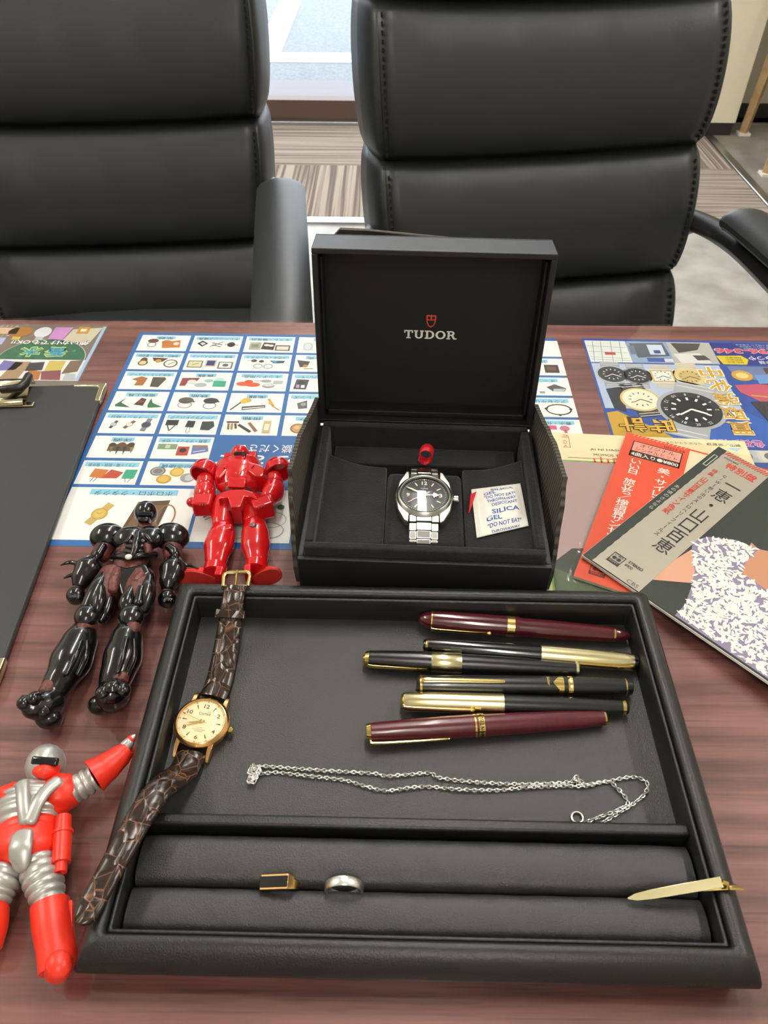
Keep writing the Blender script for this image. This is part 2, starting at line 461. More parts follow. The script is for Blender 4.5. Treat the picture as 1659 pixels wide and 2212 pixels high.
# ---------------------------------------------------------------- office chairs
def make_chair(org, rot, label):
    """org: floor point under the middle of the back; local x across, -y is the way it faces"""
    M = Matrix.Translation(Vector(org)) @ Matrix.Rotation(rot, 4, 'Z')
    t = thing('office_chair', label, 'chair', Vector(org) + Vector((0, 0, 0)), 'black office chairs')
    ztab = T
    seams = [0.40, 0.42, T - 0.170, T + 0.012, T + 0.200, T + 0.40]
    def ymid(z): return 0.0 + (z - T) * 0.20 + max(0, 0.62 - z) * -0.10
    def half(z):
        u = (z - 0.5) / 0.65
        return 0.242 + 0.018 * math.sin(max(0, min(1, u)) * math.pi * 0.75)
    SEAMW = 0.925
    for i in range(1, 5):
        z0, z1 = seams[i], seams[i + 1]; nx, nz = 24, 14
        for part, (ua, ub) in (('cushion', (-SEAMW, SEAMW)), ('side_panel', (-1.0, -SEAMW)), ('side_panel', (SEAMW, 1.0))):
            mb = MB(M); n_x = nx if part == 'cushion' else 6
            vs_ = []; fs = []
            for j in range(nz + 1):
                v = j / nz; vv = 0.5 - 0.5 * math.cos(math.pi * v) if 0 else v
                z = z0 + (z1 - z0) * vv
                for k in range(n_x + 1):
                    u = ua + (ub - ua) * k / n_x
                    prof = (max(0.0, 1 - abs(2 * vv - 1) ** 2.1)) ** 0.6
                    if part == 'cushion':
                        e = min(1.0, (SEAMW - abs(u)) / 0.30); edge = 0.80 + 0.20 * math.sin(e * math.pi / 2)
                        puff = 0.036 * prof * edge
                        sag = -0.010 * (1 - (u / SEAMW) ** 2)
                        zz = z + sag
                        wr = 0.0012 * math.sin(u * 23 + i * 2 + 3 * vv) * math.sin(u * 7 + i) * prof
                        y = ymid(z) - 0.030 - puff - wr + 0.018 * (abs(u) ** 2) * 0 - 0.020 * u * u
                    else:
                        a = (abs(u) - SEAMW) / (1 - SEAMW)
                        puff = 0.036 * 0.80 * prof
                        y = ymid(z) - 0.030 - 0.020 * SEAMW ** 2 - puff * (1 - a * a) ** .5 + 0.080 * a ** 2.4
                        zz = z
                    vs_.append((u * (half(z) + 0.010 * prof * max(0, (abs(u) - .6) / .4) ** 2), y, zz))
            W_ = n_x + 1
            for j in range(nz):
                for k in range(n_x): fs.append((j * W_ + k, j * W_ + k + 1, (j + 1) * W_ + k + 1, (j + 1) * W_ + k))
            mb.add(vs_, fs)
            o = mb.build(part, 'chair_leather', t)
            md = o.modifiers.new('solid', 'SOLIDIFY'); md.thickness = 0.004; md.offset = -1
        # stitched line beside the side panels
        for sgn in (-1, 1):
            st = MB(M)
            zz = z0 + 0.012
            while zz < z1 - 0.012:
                v = (zz - z0) / (z1 - z0); prof = (max(0.0, 1 - abs(2 * v - 1) ** 2.1)) ** 0.6
                u = sgn * (SEAMW - 0.012)
                y = ymid(zz) - 0.0305 - 0.020 * u * u - 0.036 * prof * 0.815
                st.box((u * (half(zz) + .0045 * prof), y - .0004, zz), (0.0022, 0.003, 0.0055)); zz += 0.009
            st.build('stitching', 'stitch', t, smooth=False, kind='stuff')
    # back shell behind the cushions
    sh = MB(M)
    vs_ = []; fs = []
    zs = [0.46 + (T + 0.395 - 0.46) * i / 14 for i in range(15)]
    for z in zs:
        for k in range(9):
            u = -1 + 2 * k / 8; vs_.append((u * (half(z) - 0.004), ymid(z) + 0.048 + 0.02 * (1 - u * u), z))
    for j in range(14):
        for k in range(8): fs.append((j * 9 + k, j * 9 + k + 1, (j + 1) * 9 + k + 1, (j + 1) * 9 + k))
    sh.add(vs_, fs); o = sh.build('back_shell', 'chair_leather', t)
    md = o.modifiers.new('solid', 'SOLIDIFY'); md.thickness = 0.02; md.offset = 1
    # seat
    s_ = MB(M); s_.box((0, -0.27, 0.405), (0.50, 0.50, 0.09)); s_.build('seat', 'chair_leather', t, bevel=0.035, seg=4)
    # arms: padded top on a curved plastic loop
    for sgn in (-1, 1):
        xa = sgn * 0.274
        pad = MB(M); path = bez([(xa, -0.165, T - 0.060), (xa, -0.185, T - 0.054), (xa, -0.30, T - 0.054), (xa, -0.45, T - 0.060), (xa, -0.55, T - 0.066), (xa, -0.58, T - 0.075)], 5)
        n = len(path); rr = [0.038 * (math.sin(min(1, (i + .35) / 3.0) * math.pi / 2) * math.sin(min(1, (n - 1 - i + .35) / 3.0) * math.pi / 2)) ** 0.7 for i in range(n)]
        pad.tube(path, rr, 16, up=(0, 0, 1), sq=(1.0, 0.48))
        pad.build('arm_pad', 'chair_leather', t)
        fr = MB(M)
        path = bez([(sgn * 0.225, 0.0, T - 0.100), (sgn * 0.252, -0.05, T - 0.098), (xa, -0.13, T - 0.092), (xa, -0.24, T - 0.088), (xa, -0.40, T - 0.105), (sgn * 0.278, -0.46, T - 0.16), (sgn * 0.276, -0.42, 0.48), (sgn * 0.262, -0.35, 0.385), (sgn * 0.22, -0.25, 0.37)], 5)
        fr.tube(path, 0.024, 10, up=(1, 0, 0.01), sq=(0.62, 1.0)); fr.build('arm_frame', 'black_plastic', t)
        fr2 = MB(M)
        path = bez([(sgn * 0.262, -0.07, T - 0.100), (sgn * 0.252, -0.03, T - 0.135), (sgn * 0.245, -0.015, T - 0.20), (sgn * 0.235, -0.03, 0.44)], 6)
        fr2.tube(path, 0.022, 10, up=(1, 0, 0.01), sq=(0.6, 1.0)); fr2.build('arm_brace', 'black_plastic', t)
    # column and five-star base on castors
    MB(M).lathe([(0.09, 0.028), (0.28, 0.028), (0.281, 0.018), (0.365, 0.018)], (0, -0.25, 0), (0, 0, 1), 16).build('gas_column', 'black_plastic', t)
    for k in range(5):
        a = 2 * math.pi * k / 5 + 0.3
        d = Vector((math.cos(a), math.sin(a), 0)); p = Vector((0, -0.25, 0))
        MB(M).tube([p + Vector((0, 0, 0.12)), p + d * 0.15 + Vector((0, 0, 0.10)), p + d * 0.29 + Vector((0, 0, 0.072))], [0.03, 0.024, 0.016], 10).build('base_arm', 'black_plastic', t)
        MB(M).lathe([(-0.022, 0.02), (-0.02, 0.028), (0.02, 0.028), (0.022, 0.02)], p + d * 0.29 + Vector((0, 0, 0.028)), Vector((-d.y, d.x, 0)), 16).build('castor', 'black_plastic', t)
    return t
make_chair((0.222, 1.205, 0), R(10), 'black leather office chair behind the open watch box, its top cut off by the picture')
make_chair((-0.455, 1.325, 0), R(6), 'black leather office chair on the left, behind the blue poster')

# wooden table whose legs show beside the pillar
mat('light_wood', 'b79a72', 0.5, bump=0.1, bscale=90, col2='a5865c', vscale=30)
mat('white_felt', 'e4e0d8', 0.9)
tb = thing('side_table', 'light wooden table with slanting legs beside the cream pillar', 'table', (1.80, 3.35, 0))
for (x, y, dx, dy) in ((1.585, 3.585, 0.03, -0.03), (1.515, 3.10, 0.05, 0.03), (2.02, 3.585, -0.03, -0.03), (2.02, 3.10, -0.03, 0.03)):
    lg = MB().tube([(x, y, 0.01), (x + dx, y + dy, 0.68)], [0.022, 0.03], 4).build('leg', 'light_wood', tb, smooth=False, bevel=0.003)
    MB().box((x, y, 0.01), (0.05, 0.05, 0.012)).build('felt_pad', 'white_felt', lg, smooth=False)
MB().box((1.80, 3.34, 0.695), (0.60, 0.62, 0.03)).build('table_top', 'light_wood', tb, smooth=False, bevel=0.004)
# ================================================================ PRINTS UNDER THE MAT
ZP = T - 0.0020                                   # top of the wooden table under the mat
print_mat('poster_print', 0.5); print_mat('flyer_print', 0.4); print_mat('sleeve_print', 0.35, coat=0.3)
mat('paper_white', 'eceae4', 0.6)
def sheet(name, label, M, w_, h, col, cat='poster', matn='poster_print', th=0.00025):
    """a printed sheet lying with its lower left corner at M's origin"""
    t = thing(name, label, cat, M.translation)
    b = MB(M); b.col = col; b.box((w_ / 2, h / 2, th / 2), (w_, h, th)); b.build('paper', matn, t, smooth=False)
    return t
# ---- the blue A3 price poster (frame seen from the camera: x right, y away; its print is upside down)
PW, PH = 0.421, 0.297
M = Matrix.Translation((-0.2525, 0.3745, ZP)) @ Matrix.Rotation(R(-0.55), 4, 'Z')
poster = sheet('price_poster', 'blue poster with rows of white picture panels, under the desk mat', M, PW, PH, '2065a8')
MP = M @ Matrix.Translation((0, 0, 0.00027))
CW, CH, PX, PY = 0.0489, 0.0290, 0.0527, 0.0326
X0, Y0 = 0.0045, PH - 0.0050                      # upper left of the first panel
STRIP = '8ccbe4'
def panel(x0, y1, w_, h, cap, shapes, cs=None, capw=0.62):
    p = Print(MP @ Matrix.Translation((x0, y1 - h, 0)))
    p.rect(0, 0, w_, h, 'f1f1ec', 0)
    sh = min(h * 0.19, 0.0065)
    if cap:
        n = min(0.86, 0.10 * len(cap) + 0.15) if capw == 0.62 else capw
        p.rect(w_ * (0.5 - n * .5) - .001, h - sh - 0.0018, w_ * (.5 + n * .5) + .001, h - 0.0018, STRIP, 1)
        cw_ = w_ * n * 0.92; chh = sh * 0.8
        p.text(cap, w_ / 2, h - 0.0024 - sh * .62, cw_, chh, '39444c', 2, math.pi)
    for i_, s_ in enumerate(shapes):
        k = s_[0]; c = s_[-1]; kk = 2 + 0.3 * i_
        if k == 'e': p.ell(s_[1] * w_, s_[2] * h, s_[3] * w_, s_[4] * w_, c, kk)
        elif k == 'E': p.ell(s_[1] * w_, s_[2] * h, s_[3] * w_, s_[4] * w_, c, kk)
        elif k == 'o': p.ring(s_[1] * w_, s_[2] * h, s_[3] * w_, s_[4] * w_, s_[5] * w_, c, kk)
        elif k == 'p': p.poly([(a * w_, b_ * h) for a, b_ in s_[1]], c, kk)
        elif k == 'P': p.poly([(a * w_, b_ * h) for a, b_ in s_[1]], c, kk)
        elif k == 'r': p.rect(s_[1] * w_, s_[2] * h, s_[3] * w_, s_[4] * h, c, kk)
        elif k == 'R': p.rect(s_[1] * w_, s_[2] * h, s_[3] * w_, s_[4] * h, c, kk)
        elif k == 'l': p.line(s_[1] * w_, s_[2] * h, s_[3] * w_, s_[4] * h, s_[5] * w_, c, kk)
    return p.build('printed_panel', 'poster_print', poster, smooth=False)
def watch_i(x, y, r, rim, face, band, rot=90):
    d = Vector((math.cos(R(rot)), math.sin(R(rot)))) ; k = 48.9 / 29
    return [('l', x - d.x * r * 2.1, y - d.y * r * 2.1 * k, x + d.x * r * 2.1, y + d.y * r * 2.1 * k, r * 1.05, band),
            ('E', x, y, r, r, rim), ('o', x, y, r * .82, r * .82, r * .12, face), ('E', x, y, r * .66, r * .66, face),
            ('l', x, y, x + r * .4, y + r * .6, r * .13, rim), ('l', x, y, x - r * .4, y + r * .3, r * .13, rim)]
BR, DK, GO, GY, GN, RD = '8a5a2b', '26282c', 'c9a02e', '8b8f93', '4f7a4a', 'b5432f'
cells = {
 (0, 0): ('茶器', [('e', .27, .62, .11, .08, '6b4426'), ('o', .27, .38, .09, .09, .015, '4a3a2c'), ('p', [(.46, .55), (.82, .68), (.86, .22), (.50, .18)], 'c07a32'), ('e', .55, .55, .10, .07, 'b8702c'), ('e', .76, .45, .06, .06, 'e8d8c0')]),
 (0, 1): ('トレーニング器具', [('p', [(.1, .5), (.2, .68), (.33, .5), (.22, .3)], DK), ('P', [(.16, .5), (.22, .58), (.28, .48), (.22, .38)], 'd8d8d4'), ('l', .38, .3, .62, .62, .02, '555555'), ('l', .4, .55, .62, .42, .03, '777777'), ('l', .42, .42, .6, .3, .02, '444444'), ('e', .80, .45, .08, .09, '22252b'), ('l', .68, .45, .95, .42, .015, DK)]),
 (0, 2): ('ギフト・贈答品', [('r', .1, .15, .33, .62, 'a8ad98'), ('R', .14, .3, .28, .5, '7f8a78'), ('p', [(.38, .62), (.62, .58), (.60, .15), (.34, .2)], '2b2624'), ('E', .45, .45, .06, .04, 'e6e2da'), ('E', .54, .42, .05, .04, 'e6e2da'), ('r', .63, .12, .93, .45, '4a4138'), ('R', .66, .16, .90, .38, 'd9d4c6')]),
 (0, 3): ('家電', [('p', [(.1, .68), (.3, .65), (.32, .15), (.12, .12)], 'd3d9dc'), ('o', .21, .4, .09, .14, .012, '9aa4aa'), ('r', .5, .2, .8, .6, 'cfd3d6')]),
 (1, 0): ('掛時計・腕時計・置時計', [('e', .25, .55, .07, .09, '5a4326'), ('E', .25, .38, .10, .10, '6b5530'), ('E', .25, .38, .07, .07, 'd9c98c'), ('p', [(.40, .70), (.72, .66), (.62, .45), (.45, .50)], '4f3a24'), ('E', .54, .5, .06, .06, 'c79a52'), ('e', .80, .36, .14, .14, '6a5546'), ('E', .80, .36, .11, .11, 'efece2'), ('l', .8, .36, .88, .45, .015, DK), ('l', .8, .36, .76, .25, .015, DK)]),
 (1, 1): ('絵画・シルクスリーン', [('r', .06, .15, .35, .55, '55503c'), ('R', .08, .19, .33, .51, 'd9d5a8'), ('l', .15, .3, .28, .4, .02, '8a8f5a'), ('r', .40, .2, .62, .62, 'c9c3b4'), ('R', .43, .27, .59, .56, '2f2d6e'), ('r', .66, .1, .95, .5, '6a6f70'), ('R', .69, .15, .92, .45, 'e2e4e2'), ('E', .81, .3, .06, .05, '4a5560')]),
 (1, 2): ('メガネ・サングラス', [('e', .27, .6, .06, .05, '3a3c40'), ('e', .42, .57, .05, .045, '3a3c40'), ('l', .12, .6, .27, .62, .012, GY), ('p', [(.58, .62), (.88, .62), (.86, .48), (.66, .46)], '2b4a5a'), ('E', .68, .55, .05, .04, '3aa0c8'), ('o', .37, .28, .09, .08, .012, '5a5e62'), ('o', .57, .27, .09, .08, .012, '5a5e62')]),
 (1, 3): ('刀剣・兜', [('p', [(.04, .68), (.3, .6), (.26, .3), (.12, .25)], '3a352a'), ('E', .22, .33, .05, .05, 'b88f3a'), ('l', .2, .16, .38, .18, .02, '6b5a3c')]),
 (2, 0): ('毛皮コート・シューズ', [('p', [(.18, .55), (.35, .72), (.48, .62), (.44, .2), (.27, .2), (.3, .45)], 'a5692c'), ('p', [(.57, .68), (.80, .68), (.84, .58), (.74, .12), (.58, .15)], '4f4a38')]),
 (2, 1): ('食器', [('p', [(.06, .66), (.4, .68), (.36, .5), (.2, .5), (.16, .22), (.05, .22)], '8c3a34'), ('E', .27, .45, .09, .07, 'd5d9d6'), ('e', .45, .28, .12, .07, 'aeb8b6'), ('e', .58, .52, .09, .05, '9cc4b4'), ('r', .68, .2, .92, .52, '35a58a'), ('E', .78, .6, .09, .05, 'b4d8cc')]),
 (2, 2): ('キッチン用品', [('e', .18, .38, .14, .07, 'd8552a'), ('E', .27, .5, .08, .06, 'c8481f'), ('e', .36, .34, .14, .07, 'd8552a'), ('e', .60, .55, .1, .05, 'a5a9ac'), ('l', .38, .55, .55, .57, .015, GY), ('r', .74, .4, .92, .58, 'b5b9bb'), ('e', .66, .28, .12, .07, '9fa4a8'), ('E', .66, .34, .1, .05, 'cfd2d4')]),
 (2, 3): ('オーディオプレーヤー', [('p', [(.1, .68), (.34, .66), (.3, .12), (.06, .14)], '3b3c42'), ('E', .2, .5, .06, .06, '1d1d20'), ('R', .11, .2, .17, .38, 'b59ac4'), ('R', .2, .2, .27, .36, 'e8e6ea')]),
 (3, 0): ('電動工具', [('p', [(.08, .28), (.24, .66), (.18, .4), (.38, .15), (.1, .2)], '2f6b4e'), ('p', [(.42, .3), (.52, .66), (.62, .6), (.6, .25)], '4a3230'), ('E', .53, .48, .06, .05, '8a3328'), ('p', [(.68, .28), (.70, .65), (.76, .4), (.96, .2), (.70, .15)], '24704c')]),
 (3, 1): ('鉄瓶', [('e', .28, .56, .14, .10, '5b5348'), ('o', .28, .33, .13, .10, .012, '4a443c'), ('p', [(.38, .6), (.46, .5), (.42, .45)], '4a443c'), ('e', .74, .56, .14, .09, '33343a'), ('o', .74, .3, .12, .10, .012, '33343a'), ('p', [(.86, .58), (.92, .5), (.84, .48)], '33343a')]),
 (3, 2): ('楽器', [('e', .32, .62, .09, .07, 'd5a92e'), ('E', .27, .55, .07, .06, 'e0b840'), ('l', .22, .5, .06, .1, .03, '4a3c2a'), ('p', [(.26, .28), (.68, .38), (.69, .25), (.27, .10)], '2c2c30'), ('P', [(.28, .2), (.67, .31), (.67, .27), (.28, .14)], 'e4e2dc'), ('l', .72, .7, .84, .3, .05, 'c79a30'), ('l', .84, .3, .96, .12, .02, 'b88a28'), ('E', .77, .5, .04, .05, 'd8b04a')]),
 (3, 3): ('カメラ・レンズ', [('p', [(.18, .5), (.36, .66), (.38, .25), (.22, .2)], '5a5c5e'), ('E', .3, .45, .05, .05, '9a9ca0')]),
 (4, 0): ('ノーブランド時計', watch_i(.22, .42, .055, '6d7276', 'cfd2d2', '3a3c40', 70) + watch_i(.50, .42, .06, 'a89070', 'f2efe8', '6a4a3a', 55) + watch_i(.80, .42, .085, '5a6268', '2f3f5a', '7d8489', 80)),
 (4, 1): ('ノーブランドバッグ', [('r', .06, .42, .28, .68, '1e1f23'), ('l', .1, .42, .16, .15, .02, DK), ('l', .24, .42, .16, .15, .02, DK), ('p', [(.44, .66), (.58, .64), (.57, .32), (.42, .34)], '23252b'), ('o', .49, .2, .035, .10, .01, '777777'), ('p', [(.70, .62), (.90, .64), (.94, .4), (.86, .2), (.70, .22)], '34393a')]),
 (4, 2): ('掛軸', [('l', .06, .62, .28, .62, .05, '5a3f28'), ('l', .1, .55, .12, .25, .04, '8a6a42'), ('l', .16, .55, .18, .25, .04, 'a5875a'), ('l', .22, .55, .25, .3, .04, '5a4026'), ('l', .28, .5, .52, .15, .06, '3f342c'), ('l', .46, .6, .62, .18, .06, '8a6844'), ('r', .72, .1, .86, .70, 'c9b68a'), ('R', .75, .25, .83, .55, 'efe6cc')]),
 (4, 3): ('ブローチ', [('E', .27, .36, .14, .14, '8a6030'), ('E', .27, .36, .11, .11, 'c69a5c'), ('E', .25, .4, .05, .05, 'e0bc84')]),
 (5, 0): ('洋酒', [('r', .30, .3, .74, .62, '5a4a2c'), ('E', .36, .58, .06, .06, '3a2a1c'), ('E', .52, .6, .07, .06, '6a4028'), ('E', .68, .6, .06, .06, '4a3020'), ('p', [(.33, .5), (.40, .5), (.37, .2)], '7a6a3a'), ('p', [(.44, .5), (.50, .5), (.48, .12)], '2f2a1c'), ('p', [(.56, .5), (.62, .5), (.6, .12)], '2f2a1c'), ('p', [(.68, .48), (.75, .48), (.72, .2)], '8a7a4a')]),
 (5, 1): ('金券・チケット・切手', [('r', .07, .42, .40, .66, '7f9a78'), ('R', .2, .47, .28, .62, 'c8d4b8'), ('r', .42, .15, .62, .55, 'b83a26'), ('E', .52, .38, .06, .06, '2a1512'), ('p', [(.66, .62), (.92, .62), (.96, .35), (.68, .2)], '6a78b4'), ('P', [(.68, .62), (.92, .62), (.93, .5), (.68, .5)], '9a7a5c'), ('l', .7, .3, .9, .4, .02, 'dfe0ea')]),
 (6, 0): ('ブランド箱・紙袋・保存袋', [('p', [(.24, .65), (.48, .6), (.42, .25), (.20, .3)], 'c8742c'), ('l', .28, .28, .25, .1, .012, '444444'), ('l', .34, .26, .3, .1, .012, '444444'), ('p', [(.40, .25), (.52, .62), (.74, .5), (.66, .25)], 'b8472f'), ('p', [(.76, .62), (.96, .62), (.94, .25), (.74, .25)], '35a884'), ('l', .8, .25, .83, .08, .01, '777777'), ('l', .9, .25, .86, .08, .01, '777777')]),
 (6, 1): ('記念硬貨', [('e', .22, .58, .13, .115, '7a7a76'), ('o', .22, .58, .10, .09, .02, 'b4b4ae'), ('e', .36, .25, .125, .11, 'c49a34'), ('E', .36, .25, .09, .08, 'dab654'), ('e', .54, .55, .12, .11, 'd0a83a'), ('E', .54, .55, .085, .08, 'e0c060'), ('e', .74, .32, .12, .11, '9a9c9c'), ('E', .77, .32, .07, .08, 'c8caca')]),
}
right = {
 0: ('', []),
 1: ('洋画', [('r', .6, .15, .88, .62, '3a2c24'), ('R', .66, .3, .82, .5, '6b4a30'), ('r', .4, .2, .5, .55, 'd8d05a')]),
 2: ('オーブン', [('p', [(.55, .45), (.72, .62), (.92, .4), (.88, .2), (.66, .22)], '4a4c50'), ('P', [(.66, .22), (.88, .2), (.9, .38), (.68, .36)], 'b8bcc0'), ('r', .4, .1, .5, .22, '9a9da0')]),
 3: ('アクセサリー', [('o', .68, .38, .24, .17, .03, '2b2523'), ('e', .45, .42, .03, .03, '1c1a1a'), ('e', .68, .1, .03, .03, '1c1a1a'), ('e', .9, .4, .03, .03, '1c1a1a')]),
 4: ('香水・化粧品', [('r', .42, .5, .56, .7, 'd4547c'), ('e', .70, .56, .09, .08, 'c87a8c'), ('R', .68, .3, .73, .5, 'b05a70'), ('r', .5, .15, .6, .35, 'c04a5c'), ('e', .76, .2, .08, .07, 'b8ac3a')]),
}
for (r_, c_), (cap, shp) in cells.items():
    panel(X0 + c_ * PX, Y0 - r_ * PY, CW, CH, cap, shp)
for r_ in range(5):
    for c_ in (4, 5, 6): panel(X0 + c_ * PX, Y0 - r_ * PY, CW, CH, '時計', [('e', .5, .4, .15, .12, GY)])
    panel(X0 + 7 * PX, Y0 - r_ * PY, CW, CH, right[r_][0], right[r_][1])
# the two tall panels along the near edge
yb = Y0 - 7 * PY
panel(X0, yb, 0.1015, 0.0575, 'ボロボロ・クタクタ', watch_i(.30, .48, .062, 'b8963c', 'd8bc5c', 'c4a860', 62) + [('p', [(.50, .12), (.56, .72), (.80, .76), (.76, .10)], '5a3c20'), ('P', [(.53, .2), (.60, .66), (.77, .66), (.74, .2)], '7a5630'), ('o', .80, .45, .075, .13, .012, '9a6a34'), ('e', .68, .4, .03, .05, 'b8854a')], capw=0.66)
panel(X0 + 0.1043, yb, 0.074, 0.0575, 'パーツ・片方だけ', [('l', .08, .45, .42, .72, .022, '3a3a3a'), ('l', .1, .4, .44, .67, .01, '8a8a8a'), ('o', .42, .18, .16, .10, .01, 'b4b6a8'), ('o', .78, .42, .16, .12, .01, 'b4b6a8'), ('o', .76, .22, .17, .12, .012, 'a8aa9c'), ('e', .86, .66, .04, .04, '3f7a4c')], capw=0.7)
panel(X0 + 0.1815, yb, 0.235, 0.0575, '', [])
pt = Print(MP)
pt.text('まずはご相談ください', 0.1735, 0.1150, 0.092, 0.0108, 'f4f4f2', 1, math.pi, 0.01)
pt.rect(0.105, Y0 - 7 * PY + 0.0215, 0.415, Y0 - 7 * PY + 0.0222, 'd8e6f2', 1)
pt.text('こちらまで', 0.166, 0.0975, 0.108, 0.0175, 'f4f4f2', 1, math.pi, 0.012)
pt.build('printed_lettering', 'poster_print', poster, smooth=False, label='white upside-down Japanese lettering')

# ---- the shop flyer on the right
MF = Matrix.Translation((0.1975, 0.5075, ZP)) @ Matrix.Rotation(R(-0.9), 4, 'Z')
MF = Matrix.Translation((0.1945, 0.4600, ZP)) @ Matrix.Rotation(R(-1.0), 4, 'Z')
FWd, FH = 0.297, 0.208
flyer = sheet('shop_flyer', 'blue and gold flyer picturing wristwatches, on the right under the mat', MF, FWd, FH, '2a4fa0', matn='flyer_print')
p = Print(MF @ Matrix.Translation((0, 0, 0.00027)))
Wf, Hf = FWd, FH
p.rect(.002, Hf - .043, .0425, Hf - .004, 'dfe5e0', 1); p.rect(.0425, Hf - .043, .084, Hf - .004, '8fa6c4', 1); p.rect(.084, Hf - .043, .127, Hf - .004, 'b9bab2', 1)
for a, b_ in ((.006, .01), (.014, .03), (.024, .02), (.033, .034)):
    p.line(a, Hf - .042, a + .004, Hf - .005, .0007, '8fa39a', 2); p.line(.003, Hf - .004 - b_, .041, Hf - .006 - b_, .0007, '9aaba2', 2)
p.rect(.0185, Hf - .030, .029, Hf - .025, 'b84a4a', 3)
p.poly([(.046, Hf - .008), (.080, Hf - .006), (.082, Hf - .03), (.05, Hf - .034)], '53606e', 2); p.rect(.063, Hf - .028, .078, Hf - .010, 'c9d8e8', 3); p.rect(.0675, Hf - .026, .074, Hf - .020, '2b468c', 4)
p.rect(.058, Hf - .041, .082, Hf - .034, '3a57a0', 3); p.rect(.0745, Hf - .041, .083, Hf - .035, 'd8dde4', 4); p.rect(.044, Hf - .012, .050, Hf - .028, '6a7a90', 3)
p.poly([(.088, Hf - .006), (.118, Hf - .006), (.112, Hf - .018), (.092, Hf - .024)], '4c4a48', 2); p.poly([(.086, Hf - .026), (.112, Hf - .024), (.12, Hf - .042), (.09, Hf - .042)], 'dadbd8', 2); p.poly([(.104, Hf - .028), (.116, Hf - .028), (.120, Hf - .036), (.107, Hf - .037)], '45474a', 3)
p.rect(.127, Hf - .043, Wf, Hf - .004, '1f2f86', 1)
p.text('0120-996-346', .181, Hf - .0185, .104, .0085, 'd6405a', 3, math.pi, .03)
p.text('0120-996-346', .181, Hf - .0185, .1055, .0098, 'f2e6ea', 2, math.pi, .055)
for i in range(3): p.text('営業時間 十時より 水曜定休', .175, Hf - .007 - i * .0034, .045 - i * .006, .0022, 'dfe4f4', 2, math.pi)
p.poly([(.127, Hf - .028), (.152, Hf - .027), (.157, Hf - .034), (.153, Hf - .043), (.130, Hf - .043)], 'd9c52c', 3)
for i in range(3): p.text('無料査定', .143, Hf - .031 - i * .0040, .016, .0026, '4a4a20', 4, math.pi)
p.text('山本総本舗', .181, Hf - .0385, .030, .006, 'e6eaf6', 2, math.pi); p.text('みつや', .170, Hf - .031, .024, .008, 'eef0fa', 2, math.pi, .01)
# blue and pale ground, gold corner
p.rect(.002, Hf - .118, .125, Hf - .045, 'b4c4dc', 1)
p.poly([(.002, Hf - .125), (.002, Hf - .168), (.060, Hf - .168), (.045, Hf - .150), (.030, Hf - .138), (.012, Hf - .122)], 'c8a02c', 2)
p.poly([(.06, Hf - .118), (.125, Hf - .118), (.18, Hf - .168), (.03, Hf - .168)], '2f5fb4', 1)
def fwatch(x, y, r, rim, bez_, face, hand, band, k=3, sq=False, rot=88):
    d = Vector((math.cos(R(rot)), math.sin(R(rot))))
    p.line(x - d.x * r * 1.5, y - d.y * r * 1.45, x + d.x * r * 1.5, y + d.y * r * 1.45, r * 1.25, band, k)
    for i in (-1.35, -1.15, 1.15, 1.35): p.line(x + d.x * r * i - d.y * r * .55, y + d.y * r * i + d.x * r * .55, x + d.x * r * i + d.y * r * .55, y + d.y * r * i - d.x * r * .55, r * .05, 'd8d8d4', k + 1)
    if sq:
        p.rect(x - r, y - r * .9, x + r, y + r * .9, rim, k + 1); p.rect(x - r * .8, y - r * .72, x + r * .8, y + r * .72, 'c8a850', k + 2); p.rect(x - r * .68, y - r * .6, x + r * .68, y + r * .6, face, k + 3)
    else:
        p.ell(x, y, r * 1.02, r, rim, k + 1, n=28); p.ell(x, y, r * .90, r * .88, bez_, k + 2, n=28); p.ell(x, y, r * .66, r * .64, face, k + 3, n=24)
    for i in range(12):
        q = i * math.pi / 6; f0, f1 = .46, .60
        p.line(x + r * f0 * math.cos(q), y + r * f0 * math.sin(q), x + r * f1 * math.cos(q), y + r * f1 * math.sin(q), r * .07, hand, k + 4)
    p.line(x, y, x + r * .42, y - r * .22, r * .08, hand, k + 5); p.line(x, y, x - r * .40, y - r * .28, r * .06, hand, k + 5)
fwatch(.0185, Hf - .0640, .0150, 'b9bec2', '34383c', '2a2c30', 'dfe3e6', '9aa0a6')
fwatch(.0420, Hf - .0655, .0140, '8f979e', '262a30', '2b3038', 'e3e6ea', 'a4aab0')
fwatch(.0660, Hf - .0655, .0135, 'd0d2d0', 'c8a850', 'e9e9e2', '3a3e46', 'c4bfae', sq=True)
fwatch(.0915, Hf - .0655, .0160, 'd2c9a8', 'd8c88c', 'c9b476', '6f5c2c', 'c9c2a4')
p.poly([(.008, Hf - .088), (.024, Hf - .084), (.020, Hf - .124), (.010, Hf - .118)], '2c2f3a', 3)
fwatch(.0365, Hf - .1040, .0180, 'd4bc78', 'efe8cc', 'efe8cf', '7a6a44', '3a3c44', rot=100)
fwatch(.0790, Hf - .1180, .0300, 'a9adb0', '24272c', '191b1f', 'f0f0ec', 'aab0b6', k=5, rot=70)
for i, t_ in enumerate(('22', '20', '18', '16', '14', '12', '10', '8', '6', '4', '2')):
    q = R(-60 - i * 30)
    p.text(t_, .0790 + .0228 * math.cos(q), Hf - .1180 + .0225 * math.sin(q), .0040 if len(t_) > 1 else .002, .0034, 'e6e8ea', 9, q + math.pi / 2)
for ch, x in (('計', .0210), ('時', .0460)):
    p.text(ch, x, Hf - .1420, .0240, .0225, '3c2a0c', 9, math.pi, .05); p.text(ch, x, Hf - .1420, .0225, .021, 'dcae3c', 10, math.pi, .012)
